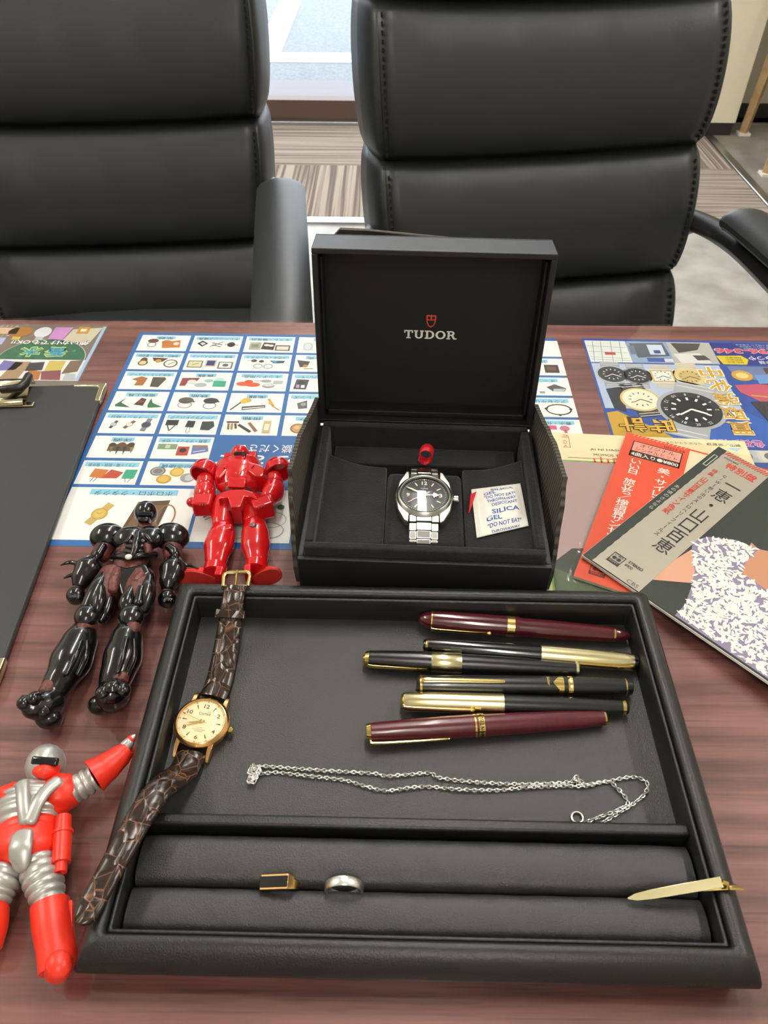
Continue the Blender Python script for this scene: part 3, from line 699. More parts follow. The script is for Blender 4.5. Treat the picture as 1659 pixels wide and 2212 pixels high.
for i, ch in enumerate('買取強化中'[::-1]):
    y = Hf - .058 - i * .0215
    if ch in '': continue
    p.text(ch, .1150 - (i == 0) * .002, y, .024, .0205, 'f4ecd2', 9, math.pi, .06); p.text(ch, .1150 - (i == 0) * .002, y, .0215, .0185, 'c99a2e', 10, math.pi, .015)
# handbags
p.poly([(.132, Hf - .046), (.19, Hf - .046), (.19, Hf - .075), (.135, Hf - .066)], '6c7fa8', 2); p.ell(.142, Hf - .062, .010, .009, 'cda244', 3); p.ell(.142, Hf - .062, .006, .005, 'e6cf8c', 4); p.rect(.154, Hf - .076, .175, Hf - .060, '6c9ad2', 3)
p.poly([(.130, Hf - .078), (.168, Hf - .074), (.180, Hf - .098), (.150, Hf - .108), (.132, Hf - .090)], 'c0536c', 3); p.line(.14, Hf - .094, .172, Hf - .100, .0022, 'd0a850', 5); p.rect(.166, Hf - .058, .20, Hf - .048, '5a3a34', 3)
p.poly([(.136, Hf - .104), (.21, Hf - .100), (.22, Hf - .142), (.145, Hf - .145)], '2f3036', 4); p.rect(.17, Hf - .095, .22, Hf - .076, '2a2a2e', 2)
for i in range(9): p.line(.138 + i * .008, Hf - .104, .150 + i * .008, Hf - .143, .0005, '55575e', 5); p.line(.150 + i * .008, Hf - .103, .140 + i * .008, Hf - .143, .0005, '55575e', 5)
p.text('ブランド・プラチナ・色石高価買取キャンペーン', .118, Hf - .1655, .215, .0110, 'f4e8ee', 5, math.pi, .05)
p.text('ブランド・プラチナ・色石高価買取キャンペーン', .118, Hf - .1655, .214, .0100, 'c8468c', 6, math.pi, .015)
p.rect(.01, Hf - .190, .165, Hf - .174, 'c8cac8', 2)
for i in range(7): p.rect(.012 + i * .0215, Hf - .189, .031 + i * .0215, Hf - .175, ('e6e4dc', 'b9bcc0', 'd8d2c4')[i % 3], 3); p.ell(.021 + i * .0215, Hf - .182, .006, .005, ('4a4440', '8a7a5a', '6a6e74')[i % 3], 4)
p.poly([(.17, Hf - .19), (.20, Hf - .172), (.18, Hf - .2), (.215, Hf - .19)], 'b03040', 2)
p.text('以上!', .176, Hf - .181, .030, .014, 'f0e8c8', 5, math.pi, .05); p.text('以上!', .176, Hf - .181, .028, .0125, '8a5a20', 6, math.pi, .0)
p.build('printed_picture', 'flyer_print', flyer, smooth=False)

# ---- the perfume flyer on the left
ML = Matrix.Translation((-0.4680, 0.4780, ZP)) @ Matrix.Rotation(R(-0.2), 4, 'Z')
fl = sheet('perfume_flyer', 'brown and green perfume flyer poking out above the clipboard', ML, 0.182, 0.208, '7d7166', matn='flyer_print')
p = Print(ML @ Matrix.Translation((0, 0, 0.00027)))
ex = 0.182; ey = 0.208
p.rect(ex - .110, ey - .101, ex - .001, ey - .066, 'e4e6e6', 1); p.rect(ex - .004, ey - .1, ex - .0008, ey - .004, 'a4bfe0', 2)
P_ = [(ex - .048 + .042 * math.cos(R(a)), ey - .0655 + .036 * math.sin(R(a))) for a in range(0, 181, 9)]
p.poly(P_, '2f6b4e', 2)
P_ = [(ex - .048 + .0428 * math.cos(R(a)), ey - .0655 + .0368 * math.sin(R(a))) for a in range(0, 181, 9)]
p.poly(P_, 'c9c4b4', 1)
for a, b_ in ((.02, .05), (.07, .06), (.03, .058), (.062, .055)): p.ell(ex - a, ey - b_, .002, .002, '55906e', 3)
p.text('使いかけでもOK!!', ex - .048, ey - .0355, .078, .0098, '1c1c1c', 4, math.pi, .06); p.text('使いかけでもOK!!', ex - .048, ey - .0355, .0775, .0088, 'f4f2ec', 5, math.pi, .025)
for ch, x in (('水', .062), ('香', .037)):
    p.text(ch, ex - x, ey - .0525, .0235, .0188, 'd6e04a', 4, math.pi, .075); p.text(ch, ex - x, ey - .0525, .0215, .0165, '3f9ab4', 5, math.pi, .03)
# bottles along the far edge and the jumble along the near edge
for x, w_, c1, c2 in ((.085, .024, 'a8702a', 'd9b85c'), (.062, .017, 'd9dbe0', 'b8bcc4')):
    p.ell(ex - x, ey - .016, w_ / 2, .010, c1, 2); p.rect(ex - x - .004, ey - .031, ex - x + .004, ey - .025, c2, 3)
p.poly([(ex - .052, ey - .006), (ex - .034, ey - .006), (ex - .038, ey - .031), (ex - .053, ey - .031)], 'c48ac8', 2)
p.poly([(ex - .033, ey - .010), (ex - .004, ey - .006), (ex - .009, ey - .034), (ex - .038, ey - .034)], 'c9c4ac', 2)
p.rect(ex - .028, ey - .018, ex - .016, ey - .005, 'c88a34', 3); p.rect(ex - .025, ey - .014, ex - .019, ey - .009, 'f0e6cc', 4)
p.rect(ex - .12, ey - .020, ex - .088, ey - .008, 'd8b494', 2); p.rect(ex - .12, ey - .040, ex - .095, ey - .027, 'b4b8e0', 2); p.rect(ex - .12, ey - .056, ex - .1, ey - .045, '8fb4a0', 2)
p.text('サイトチラシ', ex - .105, ey - .005, .03, .003, 'f0f0ee', 3, math.pi); p.text('ICアイテム', ex - .105, ey - .0235, .022, .003, 'f0f0ee', 3, math.pi)
for pts, c in (([(.104, .069), (.086, .068), (.090, .092), (.108, .095)], '4a4640'), ([(.082, .068), (.062, .072), (.066, .084), (.084, .086)], '7a70b0'), ([(.070, .070), (.055, .070), (.058, .1), (.076, .1)], 'a88a6a'), ([(.056, .072), (.042, .070), (.040, .084), (.056, .086)], '3b3a3c'), ([(.052, .084), (.040, .086), (.038, .1), (.054, .1)], 'b4722f'), ([(.038, .068), (.022, .068), (.022, .085), (.038, .085)], 'c9b85a'), ([(.04, .086), (.022, .084), (.018, .1), (.036, .1)], '8a4a50'), ([(.018, .068), (.006, .066), (.006, .086), (.02, .09)], '7a6650'), ([(.016, .088), (.006, .090), (.004, .1), (.016, .1)], 'b8bcc0')):
    p.poly([(ex - a, ey - b_) for a, b_ in pts], c, 3)
p.build('printed_picture', 'flyer_print', fl, smooth=False)

# ================================================================ CLIPBOARD
mat('clipboard_black', '2e2f30', 0.55, bump=0.15, bscale=900)
corner = Vector((-0.2555, 0.5705)); along = (Vector((-0.2368, 0.2845)) - corner).normalized()
ang = math.atan2(along.y, along.x) + math.pi / 2
ang = R(3.5)
Mc = Matrix.Translation((corner.x, corner.y, T + 0.0003)) @ Matrix.Rotation(ang, 4, 'Z')   # origin: far right corner; x right, y away
cb = thing('clipboard', 'black clipboard with a pale gold clip, at the left edge', 'clipboard', Vector((corner.x, corner.y, T)))
def rrect(x0, y0, x1, y1, r, n=5):
    P = []
    for cx, cy, a0 in ((x1 - r, y1 - r, 0), (x0 + r, y1 - r, 90), (x0 + r, y0 + r, 180), (x1 - r, y0 + r, 270)):
        for i in range(n + 1): a = R(a0 + 90 * i / n); P.append((cx + r * math.cos(a), cy + r * math.sin(a)))
    return P
MB(Mc).prism(rrect(-0.235, -0.325, 0, 0, 0.006), 0, 0.0045).build('board', 'clipboard_black', cb, bevel=0.001)
for (x, y, sx, sy) in ((0, 0, -1, -1), (0, -0.325, -1, 1)):
    c_ = MB(Mc); o_ = 0.0012
    L_ = [(x + o_ * -sx, y + o_ * -sy), (x + sx * 0.028, y + o_ * -sy), (x + sx * 0.028, y + sy * 0.0035), (x + sx * 0.0065, y + sy * 0.0045), (x + sx * 0.0045, y + sy * 0.0065), (x + sx * 0.0040, y + sy * 0.026), (x + o_ * -sx, y + sy * 0.026)]
    c_.prism(L_, -0.0002, 0.0056)
    c_.build('corner_guard', 'brass_nickel', cb, bevel=0.0012, label='pale gold metal corner guard')
cl = MB(Mc); 
prof = [(-0.001, 0.004), (-0.002, 0.010), (-0.010, 0.0125), (-0.020, 0.0085), (-0.028, 0.006), (-0.034, 0.0105), (-0.040, 0.0075)]
vs_ = []; fs = []
for i, (y, z) in enumerate(prof):
    for x in (-0.180, -0.064): vs_.append((x, y + 0.006, z))
for i in range(len(prof) - 1): fs.append((2 * i, 2 * i + 1, 2 * i + 3, 2 * i + 2))
cl.add(vs_, fs); o = cl.build('clip', 'brass_nickel', cb, label='pale gold metal clip')
md = o.modifiers.new('s', 'SOLIDIFY'); md.thickness = 0.001
lp = MB(Mc); lp.box((-0.118, -0.030, 0.0055), (0.125, 0.006, 0.0016)); lp.build('clip_jaw', 'brass_nickel', cb, bevel=0.0006)
g = MB(Mc); g.tube([(-0.0665, 0.003, 0.0135), (-0.0655, -0.012, 0.0150), (-0.0675, -0.0175, 0.0150), (-0.073, -0.019, 0.0148), (-0.084, -0.019, 0.0140)], [0.0036, 0.0040, 0.0040, 0.0038, 0.0034], 10)
g.build('clip_grip', 'black_plastic', cb, label='black rubber grip')

# ================================================================ RECORD SLEEVES
def photo_sleeve(name, label, M, size, th, base):
    t = thing(name, label, 'record', M.translation)
    b = MB(M); b.col = base; b.box((size / 2, size / 2, th / 2), (size, size, th)); b.build('sleeve', 'sleeve_print', t, smooth=False)
    return t, M @ Matrix.Translation((0, 0, th + 0.00002))
# lowest sleeve: cream band with orange name along its far edge
a0 = tp(1189, 1277, .002); a1 = tp(1640, 1262, .002)
M1 = Matrix.Translation((0.1150, 0.3285, T + 0.0003)) @ Matrix.Rotation(R(-3.6), 4, 'Z')
S1 = 0.182
M1 = Matrix.Translation((0.1120, 0.3280, T + 0.0003)) @ Matrix.Rotation(R(-3.4), 4, 'Z')
s1, m1 = photo_sleeve('record_sleeve', 'cream record sleeve with a pink-grey photo, under the other two sleeves', M1, S1, 0.0022, 'e4d8ae')
p = Print(m1)
p.rect(.006, .004, S1 - .004, S1 - .0365, 'a98f8c', 1)
p.poly([(.006, .004), (.075, .004), (.07, .03), (.045, .048), (.022, .046), (.006, .030)], '35382f', 2); p.poly([(.006, .004), (.05, .004), (.012, .024), (.006, .026)], '49573a', 3)
p.rect(.0045, .004, .006, S1 - .036, '79b04a', 2); p.rect(.0045, .0030, S1 - .004, .0042, '79b04a', 3); p.rect(.0045, S1 - .0372, S1 - .004, S1 - .0360, '79b04a', 3)
p.line(.03, S1 - .0325, .16, S1 - .0325, .0005, '6a5a3a', 2)
p.text('AI NI HASHITTE', .068, S1 - .0205, .036, .0026, '4a4438', 2); p.text('MOMOE YAMAGUCHI', .074, S1 - .0275, .044, .0030, '4a4438', 2)
p.text('山口百恵', .081, S1 - .0345, .060, .0085, 'd8632f', 3, 0, .01)
for x0_, y0_, x1_, y1_ in ((.028, S1 - .0195, .034, S1 - .019), (.028, S1 - .006, .034, S1 - .0055), (.0335, S1 - .0195, .034, S1 - .0055)): p.rect(x0_, y0_, x1_, y1_, 'd8603f', 2)
p.text('06', .0315, S1 - .0035, .0045, .003, 'd8603f', 2); p.text('O', .030, S1 - .0125, .003, .005, 'd8603f', 2); p.text('A', .030, S1 - .0175, .003, .002, 'd8603f', 2)
p.text('ありがとう あなた', .130, S1 - .0065, .030, .003, '8a7f68', 2); p.text('萩原尚／山崎', .163, S1 - .0065, .028, .0038, '3a362c', 2)
p.poly([(.165, S1 - .010), (.176, S1 - .010), (.172, S1 - .0145)], 'a4c8dc', 2)
p.build('printed_cover', 'sleeve_print', s1, smooth=False)
# middle sleeve with the red band, in a clear bag
c0 = tp(1238, 1247, .004); c1 = tp(1352, 940, .004)
d1 = (c1 - c0); a2 = math.atan2(d1.y, d1.x) - math.pi / 2
S2 = 0.178
M2 = Matrix.Translation((c0.x, c0.y, T + 0.0031)) @ Matrix.Rotation(a2, 4, 'Z')
s2, m2 = photo_sleeve('record_sleeve', 'record sleeve with a red paper band in a clear bag, between the other two', M2, S2, 0.0022, 'e8dcb6')
p = Print(m2)
p.rect(.056, .0005, S2 - .001, S2 * .70, 'c79a80', 1); p.poly([(.056, .0005), (.13, .0005), (.10, .05), (.056, .03)], '8a5a48', 2)
p.ell(.07, .085, .016, .030, 'd8a68a', 2); p.line(.060, .075, .084, .078, .0010, 'd8b45c', 4)
for i, t_ in enumerate(('美・サイレント', 'シュルームナウ', 'いい日旅立ち', '横須賀サンセット')): p.text(t_, .0835, S2 - .012 - i * .0085, .036, .0048, '5a5548', 2)
p.rect(.052, S2 - .002, S2 - .002, S2, 'e25a34', 2)
p.build('printed_cover', 'sleeve_print', s2, smooth=False)
ob = Print(m2 @ Matrix.Translation((0, 0, 0.0002))); BW = 0.0525
ob.rect(0, 0, BW, S2, 'e2502f', 1)
for i in range(14): ob.line(.006 + i * .0032, S2 - .0026, .0075 + i * .0032, S2 - .0004, .0007, 'f0c8b4', 2)
ob.text('09EH 58', .0405, S2 - .0065, .017, .0028, '5a2018', 2)
ob.rect(.008, S2 - .0225, .0475, S2 - .0095, 'eea090', 2); 
for x0_, y0_, x1_, y1_ in ((.0075, S2 - .030, .048, S2 - .0222), (.0075, S2 - .0300, .0085, S2 - .009), (.047, S2 - .03, .048, S2 - .009), (.0075, S2 - .0098, .048, S2 - .009)): ob.rect(x0_, y0_, x1_, y1_, '3a1c18', 3)
ob.text('オリジナル', .0278, S2 - .0132, .028, .0044, '7a2018', 4); ob.text('シングルヒット', .0278, S2 - .0190, .034, .0044, '7a2018', 4); ob.text('4曲入り●¥800', .0278, S2 - .0262, .038, .0052, 'f2e8e0', 4, 0, .02)
ob.vtext('美・サイレント／シュルームナウ', .0375, S2 - .0385, .0078, .0073, 'f6efe6', 4, .010, asp=1.25)
ob.vtext('いい日 旅立ち／横須賀サンセット・サン', .0150, S2 - .0360, .0072, .0066, 'f6efe6', 4, .010, asp=1.3)
def label_logo(q, x, y, s_, col, ground, k=3):
    for a, b_, c_, d_ in ((0, 0, 1, .06), (0, .94, 1, 1), (0, 0, .06, 1), (.94, 0, 1, 1)): q.rect(x + a * s_, y + b_ * s_, x + c_ * s_, y + d_ * s_, col, k)
    q.text('CBS', x + .5 * s_, y + .82 * s_, .7 * s_, .16 * s_, col, k); q.rect(x + .06 * s_, y + .06 * s_, x + .94 * s_, y + .30 * s_, col, k); q.text('SONY', x + .5 * s_, y + .18 * s_, .74 * s_, .15 * s_, ground, k + 1)
    q.ell(x + .32 * s_, y + .53 * s_, .17 * s_, .15 * s_, col, k); q.ell(x + .68 * s_, y + .53 * s_, .17 * s_, .15 * s_, col, k); q.ell(x + .5 * s_, y + .53 * s_, .07 * s_, .15 * s_, ground, k + 1); q.ell(x + .5 * s_, y + .53 * s_, .04 * s_, .12 * s_, col, k + 2)
label_logo(ob, .0085, .0065, .0115, '6a1c14', 'e2502f')
ob.text('33 1/3RPM STEREO', .037, .0165, .028, .0024, '6a1c14', 3); ob.text('CBSソニー', .031, .0120, .018, .0034, '6a1c14', 3); ob.text('PAT.PEND', .043, .0085, .013, .0022, '6a1c14', 3)
ob.build('paper_band', 'sleeve_print', s2, smooth=False, label='red paper band with white vertical lettering')
bag = MB(m2 @ Matrix.Translation((-0.004, -0.006, 0.0009)))
vs_ = []; fs = []; NX, NY = 30, 34; bw, bh = 0.186, 0.196
for j in range(NY + 1):
    for i in range(NX + 1):
        x, y = bw * i / NX, bh * j / NY
        out = max(0, 0.003 - x, x - (bw - 0.003), 0.004 - y, y - 0.186) / 0.006
        vs_.append((x, y, 0.0002 + 0.00035 * random.random() - 0.0016 * min(1, out)))
for j in range(NY):
    for i in range(NX): fs.append((j * (NX + 1) + i, j * (NX + 1) + i + 1, (j + 1) * (NX + 1) + i + 1, (j + 1) * (NX + 1) + i))
bag.add(vs_, fs); bag.build('clear_bag', 'clear_bag', s2, label='clear plastic bag')
# top sleeve with the silver band
c0 = tp(1259, 1201, .008); c1 = tp(1552, 967, .008); c2 = tp(1659, 1456, .008)
d1 = c1 - c0; a3 = math.atan2(d1.y, d1.x) - math.pi / 2
S3 = 0.1815
M3 = Matrix.Translation((c0.x, c0.y, T + 0.0062)) @ Matrix.Rotation(a3, 4, 'Z')
s3, m3 = photo_sleeve('record_sleeve', 'record sleeve with a silver band and a photo of a patterned dress, topmost', M3, S3, 0.0034, '2c332d')
p = Print(m3)
# backdrop, arm and printed dress
p.poly([(.044, .030), (.0485, .0618), (.064, .050), (.068, .036), (.044, .0145)], 'cf9a80', 2)
p.poly([(.0735, .100), (.0804, .0978), (.10, .110), (.15, .110), (.181, .100), (.181, .060), (.1035, .062), (.080, .066)], 'bb8466', 3)
DRESS = [(.0445, .0695), (.0493, .0813), (.0645, .0937), (.0804, .0978), (.0806, .0800), (.0836, .0680), (.1035, .0665), (.1400, .0640), (.1810, .0600), (.1810, .0008), (.0735, .0008), (.0728, .0146), (.0667, .0322), (.0612, .0451), (.0485, .0618)]
p.poly(DRESS, '857b96', 4)
def in_dress(x, y):
    Q = DRESS
    ins = False
    for i in range(len(Q)):
        (xa_, ya_), (xb_, yb_) = Q[i], Q[i - 1]
        if (ya_ > y) != (yb_ > y) and x < (xb_ - xa_) * (y - ya_) / (yb_ - ya_) + xa_: ins = not ins
    return ins
rnd = random.Random(3)
for i in range(2400):
    x = rnd.uniform(.045, .1795); y = rnd.uniform(.003, .097)
    if not (in_dress(x - .0008, y) and in_dress(x + .0008, y) and in_dress(x, y + .0008)): continue
    q = rnd.uniform(0, math.pi * 2); l_ = rnd.uniform(.0020, .0031); w_ = l_ * rnd.uniform(.36, .5)
    c_, s_ = math.cos(q), math.sin(q)
    P_ = []
    for j in range(8):
        u, v = ((-1, 0), (-.45, .75), (.1, .9), (.6, .55), (1.1, .0), (.6, -.4), (.1, -.75), (-.5, -.6))[j]
        P_.append((x + c_ * u * l_ - s_ * v * w_, y + s_ * u * l_ + c_ * v * w_))
    p.poly(P_, ('efe9de', 'f2ede2', 'eae3d8')[i % 3], 5 + i * .0012)
p.ell(.110, .140, .030, .020, '33443a', 1)
p.build('printed_cover', 'sleeve_print', s3, smooth=False)
m_ = print_mat('silver_print', 0.32, metal=0.55)
ob = Print(m3 @ Matrix.Translation((0, 0, 0.0002))); x0_, x1_ = 0.0075, 0.0462
nb = 40
ob.poly([(x0_ + (.0004 if i % 2 else 0), S3 * i / nb) for i in range(nb + 1)][::-1] + [(x1_, 0), (x1_, S3)], 'c2bbac', 1)
ob.build('paper_band', 'silver_print', s3, smooth=False, label='silver foil paper band')
ob = Print(m3 @ Matrix.Translation((0.0075 - 0.0085 * 0.868, 0, 0.0003)) @ Matrix.Diagonal((0.868, 1, 1, 1)))
for i in range(16): ob.line(.010 + i * .0027, S3 - .006, .0128 + i * .0027, S3 - .0008, .0012, 'c8402f', 2)
ob.text('09SH 894', .019, S3 - .0095, .014, .0022, '333333', 2)
ob.text('特別盤', .0335, S3 - .0165, .029, .0088, 'd23a2c', 3, 0, .012)
ob.vtext('一恵・山口百恵', .0385, S3 - .037, .0150, .0158, '222428', 3, .0)
ob.vtext('C/W―想い出のストロベリーフィールズ', .0265, S3 - .031, .0044, .0052, '2e3034', 3)
ob.vtext('特典', .0165, S3 - .031, .0050, .0052, 'c8402f', 3, .008); ob.vtext('山口百恵サイン色紙', .0165, S3 - .046, .0064, .0066, 'c8402f', 3, .012)
label_logo(ob, .0155, .0080, .0110, '2c2c2c', 'b4ada0'); ob.text('STEREO', .036, .0180, .013, .0026, '2a2a2a', 3, 0, .02); ob.text('¥900', .0325, .0140, .007, .0028, '2a2a2a', 3); ob.text('CBS', .045, .0030, .010, .0034, '6a665e', 3)
ob.build('printed_lettering', 'sleeve_print', s3, smooth=False, kind='stuff')
ob = Print(m3 @ Matrix.Translation((0, 0, 0.0001)))
ob.vtext('あの頃のさよなら', .0045, S3 * .62, .0040, .0050, 'c9cfc4', 2); ob.rect(.003, S3 - .03, .0065, S3 - .012, 'c9cfc4', 1); ob.rect(.0036, S3 - .0294, .0059, S3 - .0126, '2c332d', 2)
ob.build('side_lettering', 'sleeve_print', s3, smooth=False, kind='stuff')
# pale edges of the sleeves kept inside
for k in range(2):
    MB(M3).box((S3 / 2 - .0005, S3 / 2 - .0006, 0.0010 + 0.0013 * k), (S3, S3, 0.0006)).build('inner_sleeve', 'paper_white', s3, smooth=False)
# ================================================================ JEWELLERY TRAY
mat('tray_leather', '191918', 0.38, bump=0.22, bscale=1100, spec=0.5)
mat('tray_floor', '2d2d2c', 0.40, bump=0.30, bscale=1300, spec=0.5)
TX, TY = 0.0180, 0.2070
MT = Matrix.Translation((TX, TY, T + 0.0003)) @ Matrix.Rotation(R(-0.7), 4, 'Z')
HA, HB = 0.1548, 0.1125
tray = thing('jewellery_tray', 'black leather jewellery tray holding pens, a watch and rings', 'tray', (TX, TY, T))
def loop(d, z, r):
    """rectangle inset by d with corners of radius r"""
    return [(x, y, z) for x, y in rrect(-HA + d, -HB + d, HA - d, HB - d, max(r, 0.0004), 4)]
def ringsweep(mb, prof):
    n = 0; vs_ = []; fs = []
    for d, z, r in prof:
        L_ = loop(d, z, r); n = len(L_); vs_ += L_
    for j in range(len(prof) - 1):
        for i in range(n): fs.append((j * n + i, j * n + (i + 1) % n, (j + 1) * n + (i + 1) % n, (j + 1) * n + i))
    mb.add(vs_, fs); return mb
rim = ringsweep(MB(MT), [(0.012, 0.0004, .001), (0.0050, 0, .002), (0.0006, 0.0130, .002), (0.0, 0.0145, .002), (0.0004, 0.0165, .0022), (0.0022, 0.0215, .003), (0.0052, 0.0258, .003), (0.0086, 0.0278, .003), (0.0115, 0.0280, .0025), (0.0130, 0.0268, .002), (0.0134, 0.0245, .002), (0.0136, 0.004, .002)])
rim.build('rim', 'tray_leather', tray, angle=60)
lip = ringsweep(MB(MT), [(0.0134, 0.0040, .001), (0.0136, 0.0240, .001), (0.0142, 0.0248, .001), (0.0152, 0.0248, .001), (0.0158, 0.0240, .001), (0.0160, 0.0040, .001)])
lip.build('inner_lining', 'tray_leather', tray, angle=60)
FA, FB = HA - 0.0160, HB - 0.0160
MB(MT).box((0, 0, 0.0022), (2 * HA - 0.016, 2 * HB - 0.016, 0.003)).build('base_board', 'tray_leather', tray, smooth=False)
yd = -0.0435                                         # middle of the divider
MB(MT).box((0, (yd + FB) / 2, 0.0042), (2 * FA, FB - yd, 0.0016)).build('floor_pad', 'tray_floor', tray, smooth=False)
dv = MB(MT); dv.box((0, yd, 0.0118), (2 * FA + 0.001, 0.0062, 0.0160)); dv.build('divider', 'tray_leather', tray, bevel=0.0016, seg=3)
def cushion(y0, y1, name):
    mb = MB(MT); n, mx_ = 18, 40; vs_ = []; fs = []
    for j in range(n + 1):
        a = math.pi * j / n
        y = (y0 + y1) / 2 - (y1 - y0) / 2 * math.copysign(abs(math.cos(a)) ** 0.62, math.cos(a))
        z = 0.0042 + 0.0138 * math.sin(a) ** 0.55
        for i in range(mx_ + 1):
            x = -FA + 0.0015 + (2 * FA - 0.003) * i / mx_
            e = min(1, min(i, mx_ - i) / 1.5); vs_.append((x, y, 0.0042 + (z - 0.0042) * (0.86 + 0.14 * e) + 0.00025 * math.sin(i * 1.7 + j)))
    W_ = mx_ + 1
    for j in range(n):
        for i in range(mx_): fs.append((j * W_ + i, j * W_ + i + 1, (j + 1) * W_ + i + 1, (j + 1) * W_ + i))
    fs.append(tuple(j * W_ for j in range(n + 1))); fs.append(tuple(j * W_ + mx_ for j in range(n + 1))[::-1])
    mb.add(vs_, fs); mb.build(name, 'tray_floor', tray, angle=70)
cushion(-0.0740, -0.0485, 'ring_cushion'); cushion(-0.0962, -0.0740, 'ring_cushion')
ZF = 0.0055                                          # tray floor above the mat

# ---------------------------------------------------------------- pens
mat('burgundy_lacquer', '4a0d18', 0.16, coat=0.6, col2='46101a', vscale=60)
mat('burgundy_worn', '561420', 0.30, coat=0.2, col2='4a0f1a', vscale=200)
mat('black_lacquer', '0c0c0d', 0.14, coat=0.6)
mat('black_satin', '121213', 0.28, coat=0.2)
print_mat('band_print', 0.25, metal=0.8)
print_mat('gold_print', 0.3, metal=0.7)
def pen(name, label, pl, pr, zl, zr, group='fountain pens in the tray'):
    a = tp(pl[0], pl[1], zl); b = tp(pr[0], pr[1], zr)
    t = thing(name, label, 'pen', Vector(((a.x + b.x) / 2, (a.y + b.y) / 2, T + ZF)), group)
    ax = (b - a).normalized(); return t, a, ax, (b - a).length
def seg(t, a, ax, name, prof, m, n=28, label=None):
    return MB().lathe([(x / 1000, r / 1000) for x, r in prof], a, ax, n).build(name, m, t, label=label)
def clip(t, a, ax, x0, x1, r0, r1, ang, w_, m, ball=0.0, lift=0.4, th=0.8, round_=False):
    """a clip from x0 to x1 mm; ang: angle around the pen from straight up towards the camera"""
    side = ax.cross(Vector((0, 0, 1))).normalized()             # points to the camera for a left-to-right pen
    up = side.cross(ax).normalized()
    o = up * math.cos(R(ang)) + side * math.sin(R(ang)); tang = ax.cross(o)
    P = [(x0, r0 - 1.2), (x0, r0 + lift), (x0 + (2 if x1 > x0 else -2), r0 + lift + 1.1), (x0 * .5 + x1 * .5, (r0 + r1) / 2 + 1.0 + lift * .5), (x1 * .93 + x0 * .07, r1 + .5), (x1, r1 + .35)]
    pts = [a + ax * (x / 1000) + o * (r / 1000) for x, r in P]
    mb = MB(); n = len(pts)
    rad = [w_ / 2000 * k for k in (1.0, 1.0, 1.0, .85, .7, .55)]
    mb.tube(bez(pts, 4), [rad[min(5, i // 4)] * (1 - (i % 4) / 4) + rad[min(5, i // 4 + 1)] * ((i % 4) / 4) for i in range(5 * 4 + 1)], 8, up=o, sq=(1.0, th if round_ else 0.42))
    if ball: mb.ball(a + ax * (x1 / 1000) + o * ((r1 + .3) / 1000), ball / 1000, nu=10, nv=6)
    return mb.build('clip', m, t, label=None)
# 1 burgundy cigar pen
t, a, ax, L_ = pen('fountain_pen', 'glossy burgundy cigar-shaped pen with gold bands, highest in the tray', (902, 1337), (1363, 1374), 0.0128, 0.0110)
Lm = L_ * 1000; k = Lm / 137
seg(t, a, ax, 'cap_crown', [(0, 0), (.6, 1.6), (2, 3.1), (5, 4.7), (8, 5.7), (8.6, 5.9)], 'burgundy_lacquer')
seg(t, a, ax, 'clip_ring', [(8.6, 5.9), (8.7, 6.15), (9.5, 6.2), (9.6, 6.0)], 'gold')
seg(t, a, ax, 'cap', [(9.6, 6.0), (20, 6.5), (40, 6.75), (57, 6.75)], 'burgundy_lacquer')
cb_ = seg(t, a, ax, 'cap_band', [(57, 6.8), (57.2, 7.0), (62.0, 7.0), (62.2, 6.8)], 'gold', label='wide engraved gold band')
seg(t, a, ax, 'cap_lip', [(62.2, 6.75), (65, 6.6), (65.1, 6.0)], 'burgundy_lacquer')
seg(t, a, ax, 'barrel', [(65.1, 6.15), (85, 6.1), (110, 5.5), (125.4 * k, 4.75)], 'burgundy_lacquer')
seg(t, a, ax, 'barrel_ring', [(125.4 * k, 4.85), (125.5 * k, 4.95), (126.4 * k, 4.9), (126.5 * k, 4.75)], 'gold')
seg(t, a, ax, 'barrel_end', [(126.5 * k, 4.7), (131 * k, 4.0), (134.5 * k, 2.8), (136.4 * k, 1.3), (137 * k, 0)], 'burgundy_lacquer')
clip(t, a, ax, 9.2, 46, 6.0, 6.6, 92, 3.0, 'gold', 1.8)
# 2 black barrel with gold cap on the right
t, a, ax, L_ = pen('fountain_pen', 'black pen with its gold cap at the right end, second from the top', (914, 1393), (1378, 1431), 0.0112, 0.0112)
Lm = L_ * 1000; k = Lm / 135
seg(t, a, ax, 'barrel_end', [(0, 0), (.1, 3.0), (.8, 3.6), (1.6, 3.8)], 'black_lacquer')
seg(t, a, ax, 'barrel_ring', [(1.6, 3.9), (1.7, 4.0), (3.0, 4.2), (3.1, 4.1)], 'gold')
seg(t, a, ax, 'barrel', [(3.1, 4.2), (25, 5.2), (55, 5.7), (74 * k, 5.8)], 'black_lacquer')
seg(t, a, ax, 'cap', [(74 * k, 5.7), (74.2 * k, 6.2), (76 * k, 6.25), (100 * k, 6.2), (125 * k, 5.6), (132 * k, 4.9)], 'pale_gold', label='engine-turned gold cap')
seg(t, a, ax, 'cap_crown', [(132 * k, 4.9), (132.2 * k, 4.6), (134.5 * k, 4.2), (135 * k, 3.0), (135.1 * k, 0)], 'black_lacquer')
clip(t, a, ax, 131 * k, 95 * k, 4.8, 6.1, 75, 3.2, 'gold', 0)
